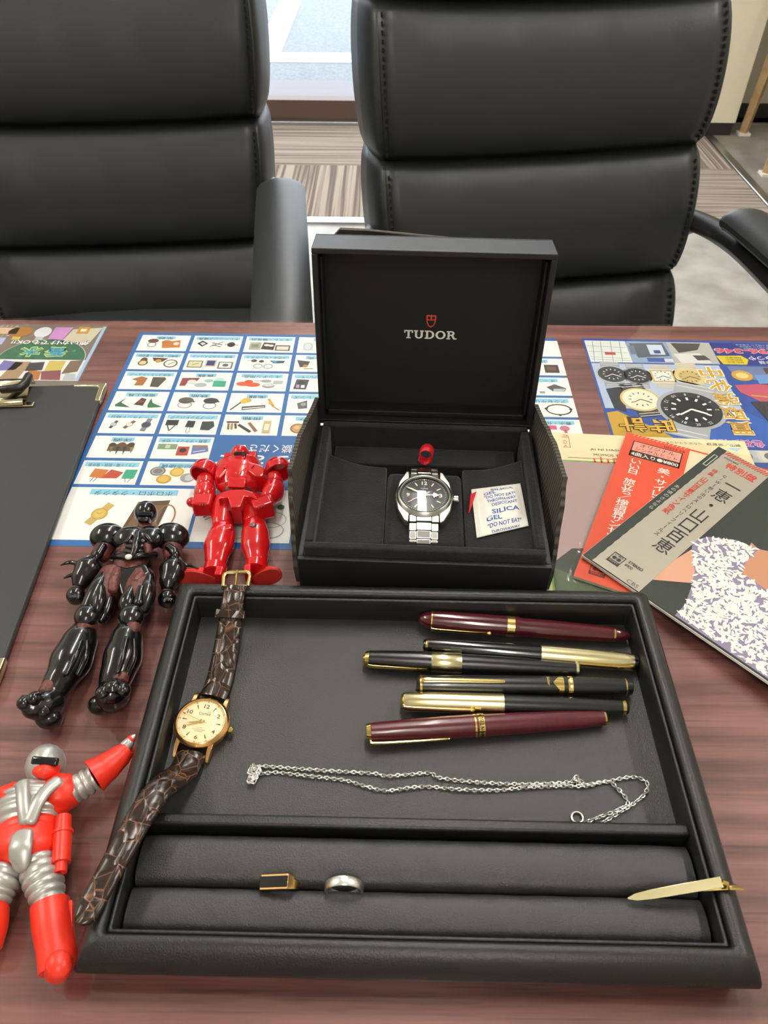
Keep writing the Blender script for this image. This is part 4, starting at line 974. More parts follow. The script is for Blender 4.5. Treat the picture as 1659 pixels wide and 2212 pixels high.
# 3 black pen with a wide gold band
t, a, ax, L_ = pen('fountain_pen', 'black pen with a wide plain gold band, reaching furthest left among the black pens', (784, 1422), (1253, 1447), 0.0116, 0.0108)
Lm = L_ * 1000; k = Lm / 134
seg(t, a, ax, 'cap_crown', [(0, 0), (.2, 2.2), (1.2, 3.0), (1.3, 4.2), (3.6, 5.0), (3.8, 4.9)], 'gold')
seg(t, a, ax, 'cap', [(3.8, 5.0), (15, 5.6), (30, 6.1), (42.5 * k, 6.3)], 'black_satin')
seg(t, a, ax, 'cap_band', [(42.5 * k, 6.35), (42.7 * k, 6.45), (60.8 * k, 6.45), (61 * k, 6.3)], 'pale_gold')
seg(t, a, ax, 'barrel', [(61 * k, 6.1), (70, 6.0), (100, 5.3), (131 * k, 4.2)], 'black_satin')
seg(t, a, ax, 'barrel_ring', [(131 * k, 4.3), (131.1 * k, 4.4), (132.6 * k, 4.35), (132.7 * k, 4.1)], 'pale_gold')
seg(t, a, ax, 'barrel_end', [(132.7 * k, 4.0), (133.8 * k, 3.2), (134 * k, 0)], 'black_satin')
clip(t, a, ax, 3.5, 40, 5.0, 6.2, 80, 2.6, 'gold', 0)
# 4 black pen with the patterned gold band
t, a, ax, L_ = pen('fountain_pen', 'black flat-ended pen with a pointed gold pattern and straight gold clip', (900, 1478), (1364, 1484), 0.0115, 0.0115)
Lm = L_ * 1000; k = Lm / 131
seg(t, a, ax, 'cap_crown', [(0, 4.3), (.2, 4.9), (1.8, 5.3)], 'black_satin')
seg(t, a, ax, 'clip_ring', [(1.8, 5.4), (1.9, 5.5), (3.2, 5.6), (3.3, 5.4)], 'gold')
seg(t, a, ax, 'cap', [(3.3, 5.4), (20, 5.8), (60, 6.0), (93.5 * k, 6.0), (93.7 * k, 5.7)], 'black_satin')
seg(t, a, ax, 'cap_band', [(91.4 * k, 6.05), (91.5 * k, 6.12), (94.4 * k, 6.12), (94.5 * k, 5.9)], 'gold')
seg(t, a, ax, 'barrel', [(93.7 * k, 5.75), (110, 5.6), (126.5 * k, 5.1)], 'black_satin')
seg(t, a, ax, 'barrel_ring', [(126.5 * k, 5.15), (126.6 * k, 5.25), (127.3 * k, 5.2), (127.4 * k, 5.1)], 'gold')
seg(t, a, ax, 'barrel_end', [(127.4 * k, 5.05), (130.5 * k, 4.8), (131 * k, 4.3), (131.05 * k, 0)], 'black_satin')
side = ax.cross(Vector((0, 0, 1))).normalized(); up = side.cross(ax).normalized()
pat = MB(); vs_ = []; fs = []; n = 40           # gold pattern wrapped round the cap: straight right edge, pointed left edge
for i in range(n + 1):
    q = 2 * math.pi * i / n; o = up * math.cos(q) + side * math.sin(q)
    tri = abs(((q + 0.55) / (2 * math.pi) * 4) % 1 - .5) * 2
    for x in (82.0 * k + 4.2 * tri, 88.8 * k):
        vs_.append(a + ax * (x / 1000) + o * (6.06 / 1000))
for i in range(n): fs.append((2 * i, 2 * i + 1, 2 * i + 3, 2 * i + 2))
pat.add(vs_, fs); pat.build('gold_pattern', 'gold', t)
tx = Print(frame(a + ax * 0.0795 * k + up * 0.00607 + side * 0.0005, side, up)); tx.text('Sailor', 0, 0, .0058, .0016, 'd8b45c', 1); tx.build('printed_mark', 'gold_print', t, smooth=False)
clip(t, a, ax, 2.6, 53 * k, 5.4, 5.9, 12, 3.0, 'gold', 0)
# 5 gold cap on the left, black barrel
t, a, ax, L_ = pen('fountain_pen', 'black pen with its gold cap at the left end, second from the bottom', (865, 1514), (1357, 1529), 0.0112, 0.0105)
Lm = L_ * 1000; k = Lm / 135
seg(t, a, ax, 'cap_crown', [(0, 0), (.2, 2.8), (1.0, 3.8), (1.8, 4.4)], 'gold')
seg(t, a, ax, 'cap', [(1.8, 4.7), (4, 5.4), (20, 5.9), (58 * k, 6.1), (61 * k, 6.1), (61.2 * k, 5.6)], 'pale_gold', label='brushed gold cap')
seg(t, a, ax, 'barrel', [(61.2 * k, 5.7), (90, 5.5), (120, 4.8), (131 * k, 4.4)], 'black_satin')
seg(t, a, ax, 'barrel_ring', [(131 * k, 4.5), (131.1 * k, 4.6), (133 * k, 4.5), (133.1 * k, 4.3)], 'gold')
seg(t, a, ax, 'barrel_end', [(133.1 * k, 4.2), (134.6 * k, 3.6), (135 * k, 0)], 'black_satin')
clip(t, a, ax, 2.0, 43, 4.6, 6.0, 78, 4.2, 'pale_gold', 0)
# 6 burgundy pen
t, a, ax, L_ = pen('fountain_pen', 'worn burgundy pen with gold ends, lowest of the pens', (790, 1582), (1312, 1551), 0.0122, 0.0105)
Lm = L_ * 1000; k = Lm / 142
seg(t, a, ax, 'cap_crown', [(0, 0), (.1, 4.0), (.4, 4.5), (2.8, 5.2), (3.0, 5.0)], 'gold')
seg(t, a, ax, 'cap', [(3.0, 5.2), (25, 6.0), (45, 6.5), (62.5 * k, 6.65)], 'burgundy_worn')
seg(t, a, ax, 'cap_ring', [(62.5 * k, 6.7), (62.6 * k, 6.85), (63.6 * k, 6.85), (63.7 * k, 6.7)], 'gold')
seg(t, a, ax, 'cap_strip', [(63.7 * k, 6.65), (64.8 * k, 6.65)], 'burgundy_worn')
seg(t, a, ax, 'cap_band', [(64.8 * k, 6.7), (64.9 * k, 6.9), (68.2 * k, 6.9), (68.3 * k, 6.5)], 'gold')
seg(t, a, ax, 'barrel', [(68.3 * k, 6.3), (90, 6.1), (120, 5.2), (139.5 * k, 4.2)], 'burgundy_worn')
seg(t, a, ax, 'barrel_end', [(139.5 * k, 4.25), (140.6 * k, 4.2), (141.6 * k, 2.6), (142 * k, 0)], 'gold')
side = ax.cross(Vector((0, 0, 1))).normalized(); up = side.cross(ax).normalized()
lt = MB()
for i, ch in enumerate('MONTBLANC-MONTBLANC-'):
    q = R(78 - i * 18); o = up * math.cos(q) + side * math.sin(q); tg = -(up * -math.sin(q) + side * math.cos(q))
    fr_ = Print(frame(a + ax * (66.5 * k / 1000) + o * 0.00691, tg, o)); fr_.text(ch, 0, 0, .0017, .0024, '5a3c14', 0, 0, .03)
    lt.v += fr_.v; n0 = len(lt.v) - len(fr_.v); lt.f += [tuple(j + n0 for j in f) for f in fr_.f]; lt.c += fr_.c
lt.build('engraved_lettering', 'gold_print', t, smooth=False, kind='stuff')
clip(t, a, ax, 2.6, 47, 5.0, 6.4, 96, 2.4, 'gold', .9, lift=0.8, round_=True)

# ---------------------------------------------------------------- silver chain
st1 = [(552, 1662), (568, 1655), (632, 1660), (727, 1666), (808, 1671), (841, 1676), (926, 1670), (944, 1679), (991, 1686), (1048, 1691), (1123, 1694), (1217, 1691), (1246, 1686), (1254, 1695), (1311, 1688), (1358, 1679), (1382, 1681), (1399, 1694), (1391, 1717), (1358, 1743), (1320, 1766), (1300, 1778)]
st2 = [(556, 1672), (564, 1671), (599, 1669), (673, 1677), (746, 1686), (792, 1699), (835, 1708), (890, 1701), (933, 1700), (1000, 1706), (1076, 1707), (1123, 1702), (1217, 1698), (1264, 1698), (1312, 1689), (1334, 1703), (1356, 1731), (1344, 1745), (1292, 1766), (1262, 1777)]
knot = [(552, 1662), (546, 1652), (541, 1660), (538, 1668), (556, 1658), (562, 1666), (548, 1674), (540, 1676), (537, 1686), (545, 1692), (551, 1684), (544, 1680), (552, 1675), (541, 1668), (548, 1662), (556, 1670), (546, 1686), (540, 1690), (553, 1680), (560, 1662), (550, 1656), (543, 1664)]
tw = [(1246, 1686), (1240, 1682), (1246, 1678), (1252, 1684), (1258, 1690)]
pc = tp(900, 1690, ZF)
ch = thing('necklace', 'thin silver chain necklace lying in two strands on the tray floor', 'necklace', (pc.x, pc.y, T + ZF))
lk = MB(); idx = 0
def link(c, d, roll):
    up = Vector((0, 0, 1)); s_ = up.cross(d).normalized(); up = d.cross(s_)
    n1 = s_ * math.cos(roll) + up * math.sin(roll)
    pts = [c + d * (0.00150 * math.cos(2 * math.pi * i / 12)) + n1 * (0.00085 * math.sin(2 * math.pi * i / 12)) for i in range(12)]
    lk.tube(pts, 0.00030, 5, closed=True)
def strand(px, zz, step=0.00205):
    global idx
    P = bez([tp(x, y, zz + (0.0006 if i % 2 else 0)) for i, (x, y) in enumerate(px)], 10)
    acc = 0.0
    for i in range(len(P) - 1):
        d = P[i + 1] - P[i]; l_ = d.length
        if l_ < 1e-9: continue
        while acc < l_:
            link(P[i] + d * (acc / l_), d.normalized(), (R(25) if idx % 2 else R(-65)) + 0.25 * math.sin(idx)); acc += step; idx += 1
        acc -= l_
strand(st1, ZF + 0.0010); strand(st2, ZF + 0.0010); strand(knot, ZF + 0.0022, 0.0022); strand(tw, ZF + 0.0016)
lk.build('chain', 'silver', ch, kind='stuff')
cc = tp(1247, 1766, ZF + 0.001)
MB().tube([cc + Vector((0.0030 * math.cos(R(q)), 0.0030 * math.sin(R(q)), 0)) for q in range(0, 360, 15)], 0.0006, 8, closed=True).build('clasp_ring', 'silver', ch, label='round silver clasp')

# ---------------------------------------------------------------- rings and tie bar
def tw_(x, y, z): return Vector((x, y, T + z))
c = tw_(-0.0175, 0.1325, 0.0185)
rg = thing('plain_ring', 'plain silver band ring standing between the tray cushions', 'ring', (c.x, c.y, T + 0.008), 'finger rings')
prof = []
mb = MB(); vs_ = []; fs = []; n = 48
ring_sec = [(8.2, -2.1), (9.0, -2.2), (9.35, -1.4), (9.5, 0), (9.35, 1.4), (9.0, 2.2), (8.2, 2.1), (8.05, 0)]
Mr = Matrix.Translation(c) @ Matrix.Rotation(R(90 - 2), 4, 'X')
for i in range(n):
    q = 2 * math.pi * i / n
    for r, w_ in ring_sec: vs_.append((r / 1000 * math.cos(q), r / 1000 * math.sin(q), w_ / 1000))
m_ = len(ring_sec)
for i in range(n):
    for j in range(m_): fs.append((i * m_ + j, ((i + 1) % n) * m_ + j, ((i + 1) % n) * m_ + (j + 1) % m_, i * m_ + (j + 1) % m_))
MB(Mr).add(vs_, fs).build('band', 'silver', rg, angle=50)
c = tw_(-0.0485, 0.1345, 0.0130)
rg = thing('signet_ring', 'gold signet ring with a flat black stone, between the cushions', 'ring', (c.x, c.y, T + 0.006), 'finger rings')
Ms = Matrix.Translation(c) @ Matrix.Rotation(R(-2), 4, 'Z') @ Matrix.Rotation(R(-13), 4, 'Y') @ Matrix.Rotation(R(6), 4, 'X')
vs_ = []; fs = []; n = 40
for i in range(n):
    q = 2 * math.pi * i / n; wid = 1.6 + 1.5 * max(0, math.sin(q)) ** 1.5
    for r, w_ in ((8.2, -wid), (9.4, -wid), (9.4, wid), (8.2, wid)):
        vs_.append((r / 1000 * math.cos(q), w_ / 1000, r / 1000 * math.sin(q)))
for i in range(n):
    for j in range(4): fs.append((i * 4 + j, ((i + 1) % n) * 4 + j, ((i + 1) % n) * 4 + (j + 1) % 4, i * 4 + (j + 1) % 4))
MB(Ms).add(vs_, fs).build('band', 'rose_gold', rg)
hd = MB(Ms); hd.add([(x * s / 1000, y * s2 / 1000, z / 1000) for z, s, s2 in ((6.6, 1.18, .82), (9.0, 1.0, 1.0), (10.4, .93, 1.0)) for x, y in ((-7.4, -3.4), (7.4, -3.4), (7.4, 3.4), (-7.4, 3.4))],
       [(3, 2, 1, 0), (8, 9, 10, 11)] + [(4 * k_ + i, 4 * k_ + (i + 1) % 4, 4 * k_ + 4 + (i + 1) % 4, 4 * k_ + 4 + i) for k_ in range(2) for i in range(4)])
hd.build('setting', 'rose_gold', rg, bevel=0.0002)
mat('onyx', '101011', 0.12, coat=0.3)
MB(Ms).box((0, 0, 0.01060), (0.0138, 0.0050, 0.0009), taper=0.97).build('stone', 'onyx', rg, smooth=False, bevel=0.0002)
# tie bar across the right rim
A_ = tw_(0.1175, 0.1282, 0.0205); B_ = tw_(0.1600, 0.1322, 0.0315)
tb_ = thing('tie_bar', 'thin gold tie bar propped on the right rim of the tray', 'tie bar', (A_.x, A_.y, T + 0.018))
Mb = frame(A_, B_ - A_, (0, -0.25, 1)); Lb = (B_ - A_).length
MB(Mb).prism([(0, -.0004), (.004, -.0016), (.012, -.0021), (Lb, -.0024), (Lb, .0024), (.012, .0021), (.004, .0016), (0, .0004)], 0, 0.0011).build('front_bar', 'pale_gold', tb_, bevel=0.0002)
C_ = tw_(0.1695, 0.1296, 0.0302)
MB().tube([B_ + Vector((0, 0, .0004)), B_ + Vector((.0022, -.0006, .0)), B_ + Vector((.0030, -.0016, -.002))], [.0016, .0015, .0012], 8, sq=(1, .8)).build('hinge', 'gold', tb_)
MB().tube([B_ + Vector((.003, -.0018, -.0015)), B_ + Vector((.0065, -.0018, -.0012)), C_], [.0014, .0017, .0008], 8, sq=(1.2, .7)).build('spring_end', 'gold', tb_)
MB().tube([B_ + Vector((.0028, -.0016, -.002)), A_.lerp(B_, .55) + Vector((0, .0006, -.0026)), A_.lerp(B_, .18) + Vector((0, .0004, -.0016))], [.0013, .0013, .0007], 8, sq=(1.5, .5)).build('back_bar', 'gold', tb_)

# ---------------------------------------------------------------- gold wristwatch on a crocodile strap
def croc_mat():
    m = bpy.data.materials.new('crocodile'); m.use_nodes = True
    nt = m.node_tree; b = nt.nodes['Principled BSDF']; L = nt.links.new
    tc = nt.nodes.new('ShaderNodeTexCoord'); mp = nt.nodes.new('ShaderNodeMapping'); mp.inputs['Scale'].default_value = (150, 105, 60)
    mp.inputs['Rotation'].default_value = (0, 0, R(8)); L(tc.outputs['Object'], mp.inputs['Vector'])
    v = nt.nodes.new('ShaderNodeTexVoronoi'); v.feature = 'DISTANCE_TO_EDGE'; v.inputs['Scale'].default_value = 1.0; v.inputs['Randomness'].default_value = 0.8
    L(mp.outputs['Vector'], v.inputs['Vector'])
    r = nt.nodes.new('ShaderNodeValToRGB'); L(v.outputs['Distance'], r.inputs['Fac'])
    e = r.color_ramp.elements; e[0].position = 0.0; e[1].position = 0.032
    e[0].color = (*lin('76503a'), 1); e[1].color = (*lin('2a1d15'), 1)
    L(r.outputs['Color'], b.inputs['Base Color'])
    r2 = nt.nodes.new('ShaderNodeValToRGB'); L(v.outputs['Distance'], r2.inputs['Fac']); r2.color_ramp.elements[1].position = 0.22
    bp = nt.nodes.new('ShaderNodeBump'); bp.inputs['Strength'].default_value = 0.55; bp.inputs['Distance'].default_value = 0.0008
    L(r2.outputs['Color'], bp.inputs['Height']); L(bp.outputs['Normal'], b.inputs['Normal'])
    b.inputs['Roughness'].default_value = 0.22
    MATS['crocodile'] = m
croc_mat()
mat('strap_edge', '6a4228', 0.6)
WC = tw_(-0.1036, 0.2235, 0.0)
wt = thing('dress_watch', 'gold wristwatch with a cream dial on a brown crocodile strap', 'watch', (WC.x, WC.y, T + ZF))
Mw = Matrix.Translation((WC.x, WC.y, T + ZF + 0.0012)) @ Matrix.Rotation(R(-9), 4, 'Z') @ Matrix.Rotation(R(2.5), 4, 'Y')   # y: towards twelve
MB(Mw).lathe([(0, 0), (0, .0130), (.0014, .0145), (.0034, .0157), (.0052, .0160), (.0066, .0158)], n=56).build('case', 'rose_gold', wt)
MB(Mw).lathe([(.0062, .0158), (.0070, .0157), (.0082, .0147), (.0086, .0141), (.0084, .0136), (.0074, .0134)], n=56, cap=(False, False)).build('bezel', 'rose_gold', wt, angle=25)
mat('cream_dial', 'efe2b4', 0.35)
dl = MB(Mw).lathe([(.0070, 0), (.0072, .0), (.0072, .0135), (.0070, .0135)], n=48).build('dial', 'cream_dial', wt)
pr = Print(Mw @ Matrix.Translation((0, 0, .00725)))
for i in range(12):
    q = R(90 - 30 * i); ca, sa = math.cos(q), math.sin(q); r = .0098
    if i % 2 == 0: pr.text(str(i or 12), r * ca, r * sa, .0032 if i in (0, 10) else .0019, .0025, '6a4a24', 1, 0, .02)
    else:
        w1, w2 = .00045, .00012
        pr.poly([(.0112 * ca - sa * w1, .0112 * sa + ca * w1), (.0112 * ca + sa * w1, .0112 * sa - ca * w1), (.0084 * ca + sa * w2, .0084 * sa - ca * w2), (.0084 * ca - sa * w2, .0084 * sa + ca * w2)], '6a4a24', 1)
for i in range(60):
    q = R(6 * i); pr.line(.0124 * math.cos(q), .0124 * math.sin(q), (.0131 if i % 5 else .0133) * math.cos(q), (.0131 if i % 5 else .0133) * math.sin(q), .0001 if i % 5 else .0002, '7a6238', 1)
for i in range(1, 13): q = R(90 - 30 * i); pr.text(str(5 * i), .0128 * math.cos(q) * .98, .0128 * math.sin(q) * .98, .0011, .0006, '7a6238', 1, q - math.pi / 2)
pr.text('Cortez', .0002, .0052, .0068, .0019, '5a4020', 1, R(4)); pr.line(.001, .0064, .0036, .0067, .00015, '5a4020', 1)
pr.text('17 JEWELS', 0, -.0040, .0040, .0006, '7a6238', 1); pr.text('FULLY SHOCKPROTECTED', 0, -.0051, .0074, .0006, '7a6238', 1); pr.text('WATERPROOF', 0, -.0061, .0048, .0006, '7a6238', 1)
pr.build('dial_print', print_mat('dial_ink', 0.4), dl, smooth=False)
def hand(M, q, L1, L0, w_, z, name, m, parent):
    ca, sa = math.cos(q), math.sin(q)
    P = [(-L0, -w_ * .35), (L1 * .35, -w_ / 2), (L1, -w_ * .08), (L1, w_ * .08), (L1 * .35, w_ / 2), (-L0, w_ * .35)]
    return MB(M).prism([(x * ca - y * sa, x * sa + y * ca) for x, y in P], z, z + .00018).build(name, m, parent, smooth=False)
hand(Mw, R(195), .0078, .0016, .0011, .0074, 'hour_hand', 'gold', wt); hand(Mw, R(208), .0098, .0018, .0009, .0077, 'minute_hand', 'gold', wt)
mat('red_paint', 'b5312a', 0.4)
sh_ = hand(Mw, R(165), .0112, .0036, .00025, .0080, 'second_hand', 'gold', wt)
MB(Mw).prism([(.0109 * math.cos(R(165 + d_)) , .0109 * math.sin(R(165 + d_))) for d_ in (-2.5, 2.5)] + [(.0128 * math.cos(R(165)), .0128 * math.sin(R(165)))], .0080, .0082).build('hand_tip', 'red_paint', sh_, smooth=False)
MB(Mw).lathe([(.0072, .0011), (.0083, .0010), (.0084, .0)], n=16).build('hand_hub', 'gold', wt)
MB(Mw).lathe([(.0082, .0137), (.0094, .0130), (.0102, .0112), (.0107, .0075), (.0109, .0)], n=48, cap=(False, False)).build('crystal', 'watch_crystal', wt, label='domed clear crystal')
MB(Mw).lathe([(0, .0006), (.0004, .0022), (.0020, .0024), (.0026, .0019), (.0027, 0)], (0.0158, -.0004, .0038), (1, 0, 0), 16).build('crown', 'gold', wt)
for sx in (-1, 1):
    for sy in (-1, 1):
        lg = MB(Mw); x = sx * .0094
        lg.add([(x - .0014 + dx * 1.0, sy * y_, z_) for y_, z_, dx in ((.0105, .0005, 0), (.0105, .0066, 0), (.0165, .0058, .0002), (.0212, .0022, .0006), (.0208, .0002, .0006))] +
               [(x + .0014 - dx * 1.0, sy * y_, z_) for y_, z_, dx in ((.0105, .0005, 0), (.0105, .0066, 0), (.0165, .0058, .0002), (.0212, .0022, .0006), (.0208, .0002, .0006))],
               [(0, 1, 2, 3, 4), (9, 8, 7, 6, 5)] + [(i, 5 + i, 5 + (i + 1) % 5, (i + 1) % 5) for i in range(5)])
        lg.build('lug', 'rose_gold', wt, bevel=0.0002)
def strap(name, pts, w0, w1, th, tip=False, parent=wt, pad=0.7):
    P = bez(pts, 10); n = len(P); mb = MB(); vs_ = []; fs = []
    prof = [(-1, -.5), (-1, .1), (-.86, .5), (-.55, .5 + pad), (0, .5 + pad * 1.25), (.55, .5 + pad), (.86, .5), (1, .1), (1, -.5)]
    for i in range(n):
        d = (P[min(i + 1, n - 1)] - P[max(i - 1, 0)]).normalized(); s_ = d.cross(Vector((0, 0, 1))).normalized(); u = s_.cross(d)
        f = i / (n - 1); w_ = (w0 + (w1 - w0) * f) / 2
        if tip:
            rem = (1 - f) * n / 4.0
            if rem < 1: w_ *= max(0.18, math.sqrt(max(0, 1 - (1 - rem) ** 2)))
        pd = 1 - f * .75
        for x, z in prof: vs_.append(P[i] + s_ * (x * w_) + u * (th * (z if z <= .5 else .5 + (z - .5) * pd)))
    m_ = len(prof)
    for i in range(n - 1):
        for j in range(m_): fs.append((i * m_ + j, (i + 1) * m_ + j, (i + 1) * m_ + (j + 1) % m_, i * m_ + (j + 1) % m_))
    fs.append(tuple(range(m_))[::-1]); fs.append(tuple((n - 1) * m_ + j for j in range(m_)))
    mb.add(vs_, fs); return mb.build(name, 'crocodile', parent, angle=50)
q12 = Mw.to_3x3() @ Vector((0, 1, 0))
up_pts = [WC + q12 * .0185 + Vector((0, 0, .0100)), WC + q12 * .030 + Vector((.0005, 0, .0112)), tw_(-.0972, .2700, .0150), tw_(-.0955, .2880, .0235), tw_(-.0948, .2985, .0292), tw_(-.0943, .3100, .0312)]
strap('strap', up_pts, .0165, .0135, .0022)
dn_pts = [WC - q12 * .0180 + Vector((0, 0, .0095)), WC - q12 * .030 + Vector((0, 0, .0135)), tw_(-.1150, .1760, .0275), tw_(-.1215, .1550, .0312), tw_(-.1280, .1330, .0318), tw_(-.1345, .1110, .0325)]
s2_ = strap('strap', dn_pts, .0168, .0115, .0022, True)
# holes in the long end
Ph = bez(dn_pts, 10)
for i in (30, 34, 38, 42):
    pt_ = Ph[i]; d = (Ph[i + 1] - Ph[i - 1]).normalized(); s_ = d.cross(Vector((0, 0, 1))).normalized(); u = s_.cross(d)
    MB().lathe([(.0000, .0009), (.00195, .0009)], pt_, u, 12).build('strap_hole', 'stitch', s2_)
# keeper loop and buckle
kp = tw_(-.0949, .2960, .0290); kd = (Vector(up_pts[4]) - Vector(up_pts[3])).normalized(); Mk = frame(tw_(-.0953, .2912, .0262), kd.cross(Vector((0, 0, 1))), kd.cross(Vector((0, 0, 1))).cross(kd))
ko = MB(Mk); ko.box((0, 0, .0018), (.0182, .0052, .0012)); ko.box((0, 0, -.0020), (.0182, .0052, .0010)); ko.box((-.0086, 0, 0), (.0012, .0052, .0044)); ko.box((.0086, 0, 0), (.0012, .0052, .0044)); ko.build('keeper_loop', 'crocodile', wt, smooth=False, bevel=.0004)
Mk = frame(tw_(-.0943, .3115, .0318), (1, .03, 0), (0, -.05, 1))
bk = MB(Mk); bk.tube([(-.0078, -.0020, 0), (-.0084, .0060, 0), (-.0080, .0082, 0), (-.0060, .0094, 0), (.0060, .0094, 0), (.0080, .0082, 0), (.0084, .0060, 0), (.0078, -.0020, 0)], .0010, 8, up=(0, 0, 1), sq=(1.2, .9))
bk.tube([(-.0082, -.0015, 0), (.0082, -.0015, 0)], .0006, 8); bk.build('buckle', 'gold', wt, label='gold buckle')
MB(Mk).tube([(0, -.0018, .0003), (0, .0045, .0008), (0, .0098, .0014)], [.0009, .0008, .0006], 8).build('buckle_pin', 'gold', wt)
# ================================================================ WATCH BOX
mat('box_paper', '1b1b1c', 0.45, bump=0.10, bscale=1500)
mat('box_inside', '080809', 0.6)
mat('suede', '0c0c0b', 0.95, bump=0.5, bscale=700, sheen=0.12, col2='151413', vscale=90)
a = tp(642, 1208, .040); b = tp(1193, 1228, .040)
BWd = (b - a).length; BD, BH = 0.141, 0.040
Mx = frame(Vector((a.x, a.y, T + 0.0003)), Vector((b.x - a.x, b.y - a.y, 0)))      # origin: front left bottom corner
box = thing('watch_box', 'open black presentation box lined with black suede', 'box', Vector((a.x, a.y, T)) + (b - a) * .5 + Vector((0, .07, 0)))
box.location.z = T
W_ = BWd; w3 = 0.0035
bs = MB(Mx)
bs.box((W_ / 2, w3 / 2, BH / 2), (W_, w3, BH)); bs.build('front_wall', 'box_paper', box, smooth=False, bevel=.0006)
MB(Mx).box((W_ / 2, BD - w3 / 2, BH / 2), (W_, w3, BH)).build('back_wall', 'box_paper', box, smooth=False, bevel=.0006)
for x in (w3 / 2, W_ - w3 / 2): MB(Mx).box((x, BD / 2, BH / 2), (w3, BD - 2 * w3, BH)).build('side_wall', 'box_paper', box, smooth=False, bevel=.0006)
MB(Mx).box((W_ / 2, BD / 2, 0.002), (W_ - 2 * w3, BD - 2 * w3, 0.003)).build('bottom', 'box_paper', box, smooth=False)
# suede collar standing above the walls
col = MB(Mx); cz = 0.0475; ct = 0.006; e0 = w3 + .0002
for (x0, y0, x1, y1) in ((e0, e0, W_ - e0, e0 + ct), (e0, BD - e0 - ct, W_ - e0, BD - e0), (e0, e0 + ct, e0 + ct, BD - e0 - ct), (W_ - e0 - ct, e0 + ct, W_ - e0, BD - e0 - ct)):
    c_ = MB(Mx); c_.box(((x0 + x1) / 2, (y0 + y1) / 2, .0035 + (cz - .0035) / 2), (x1 - x0, y1 - y0, cz - .0035)); c_.build('suede_collar', 'suede', box, bevel=.0016, seg=3)
i0 = e0 + ct + .0003
# insert: side panels with curved top edge, raised pad in the middle, deep pocket behind
yi, yf = 0.094, i0
def insert(x0, x1, z, name, left):
    n = 14; P = []
    for k in range(n + 1):
        u = k / n; x = x0 + (x1 - x0) * u; uu = u if left else 1 - u
        P.append((x, yi + 0.014 * (1 - uu) ** 2.2 * 1.0))
    MB(Mx).prism([(x0, yf), (x1, yf)] + P[::-1], 0.0040, z).build(name, 'suede', box, bevel=.0012, seg=2)
insert(i0, W_ / 2 - .0275, 0.0395, 'side_pad', True); insert(W_ / 2 + .0275, W_ - i0, 0.0395, 'side_pad', False)
MB(Mx).box((W_ / 2, (yi - .004 + yf + .006) / 2, .0215), (.0535, yi - yf - .010, .035)).build('watch_pad', 'suede', box, bevel=.004, seg=3)
MB(Mx).box((W_ / 2, (yi + .0165 + BD - i0) / 2, .016), (W_ - 2 * i0 - .006, BD - i0 - yi - .0165, .024)).build('pocket_floor', 'suede', box, bevel=.001)
# lid, opened just past upright: y of its frame runs up the lid, z points out of its open side
hinge = Mx @ Vector((0, BD, BH + 0.0015)); lx = (Mx.to_3x3() @ Vector((1, 0, 0)))
tilt = R(5.6); by = Mx.to_3x3() @ Vector((0, 1, 0))
ly = Vector((0, 0, 1)) * math.cos(tilt) + by * math.sin(tilt)
Ml = frame(hinge, lx, lx.cross(ly)); LH, LD = 0.1365, 0.029
lid = MB(Ml).box((W_ / 2, LH / 2, -LD + .0015), (W_, LH, .003)).build('lid', 'box_paper', box, smooth=False, bevel=.0005)
for nm, c_, d_ in (('lid_wall', (W_ / 2, LH - .002, -LD / 2), (W_, .004, LD - .0004)), ('lid_wall', (W_ / 2, .002, -LD / 2), (W_, .004, LD - .0004)), ('lid_wall', (.002, LH / 2, -LD / 2), (.004, LH - .008, LD - .0004)), ('lid_wall', (W_ - .002, LH / 2, -LD / 2), (.004, LH - .008, LD - .0004))):
    MB(Ml).box(c_, d_).build(nm, 'box_paper', lid, smooth=False, bevel=.0006)
for c_, d_ in (((W_ / 2, LH - .0052, -LD / 2 - .003), (W_ - .012, .0022, LD - .009)), ((W_ / 2, .0065, -LD / 2 - .002), (W_ - .012, .0045, LD - .010)), ((.0052, LH / 2, -LD / 2 - .003), (.0022, LH - .016, LD - .009)), ((W_ - .0052, LH / 2, -LD / 2 - .003), (.0022, LH - .016, LD - .009))):
    MB(Ml).box(c_, d_).build('lid_lining', 'box_inside', lid, smooth=False, bevel=.0008)
zpan = -0.0205
MB(Ml).box((W_ / 2, LH / 2, zpan - .001), (W_ - .0126, LH - .0126, .002)).build('lid_panel', 'box_inside', lid, smooth=False)
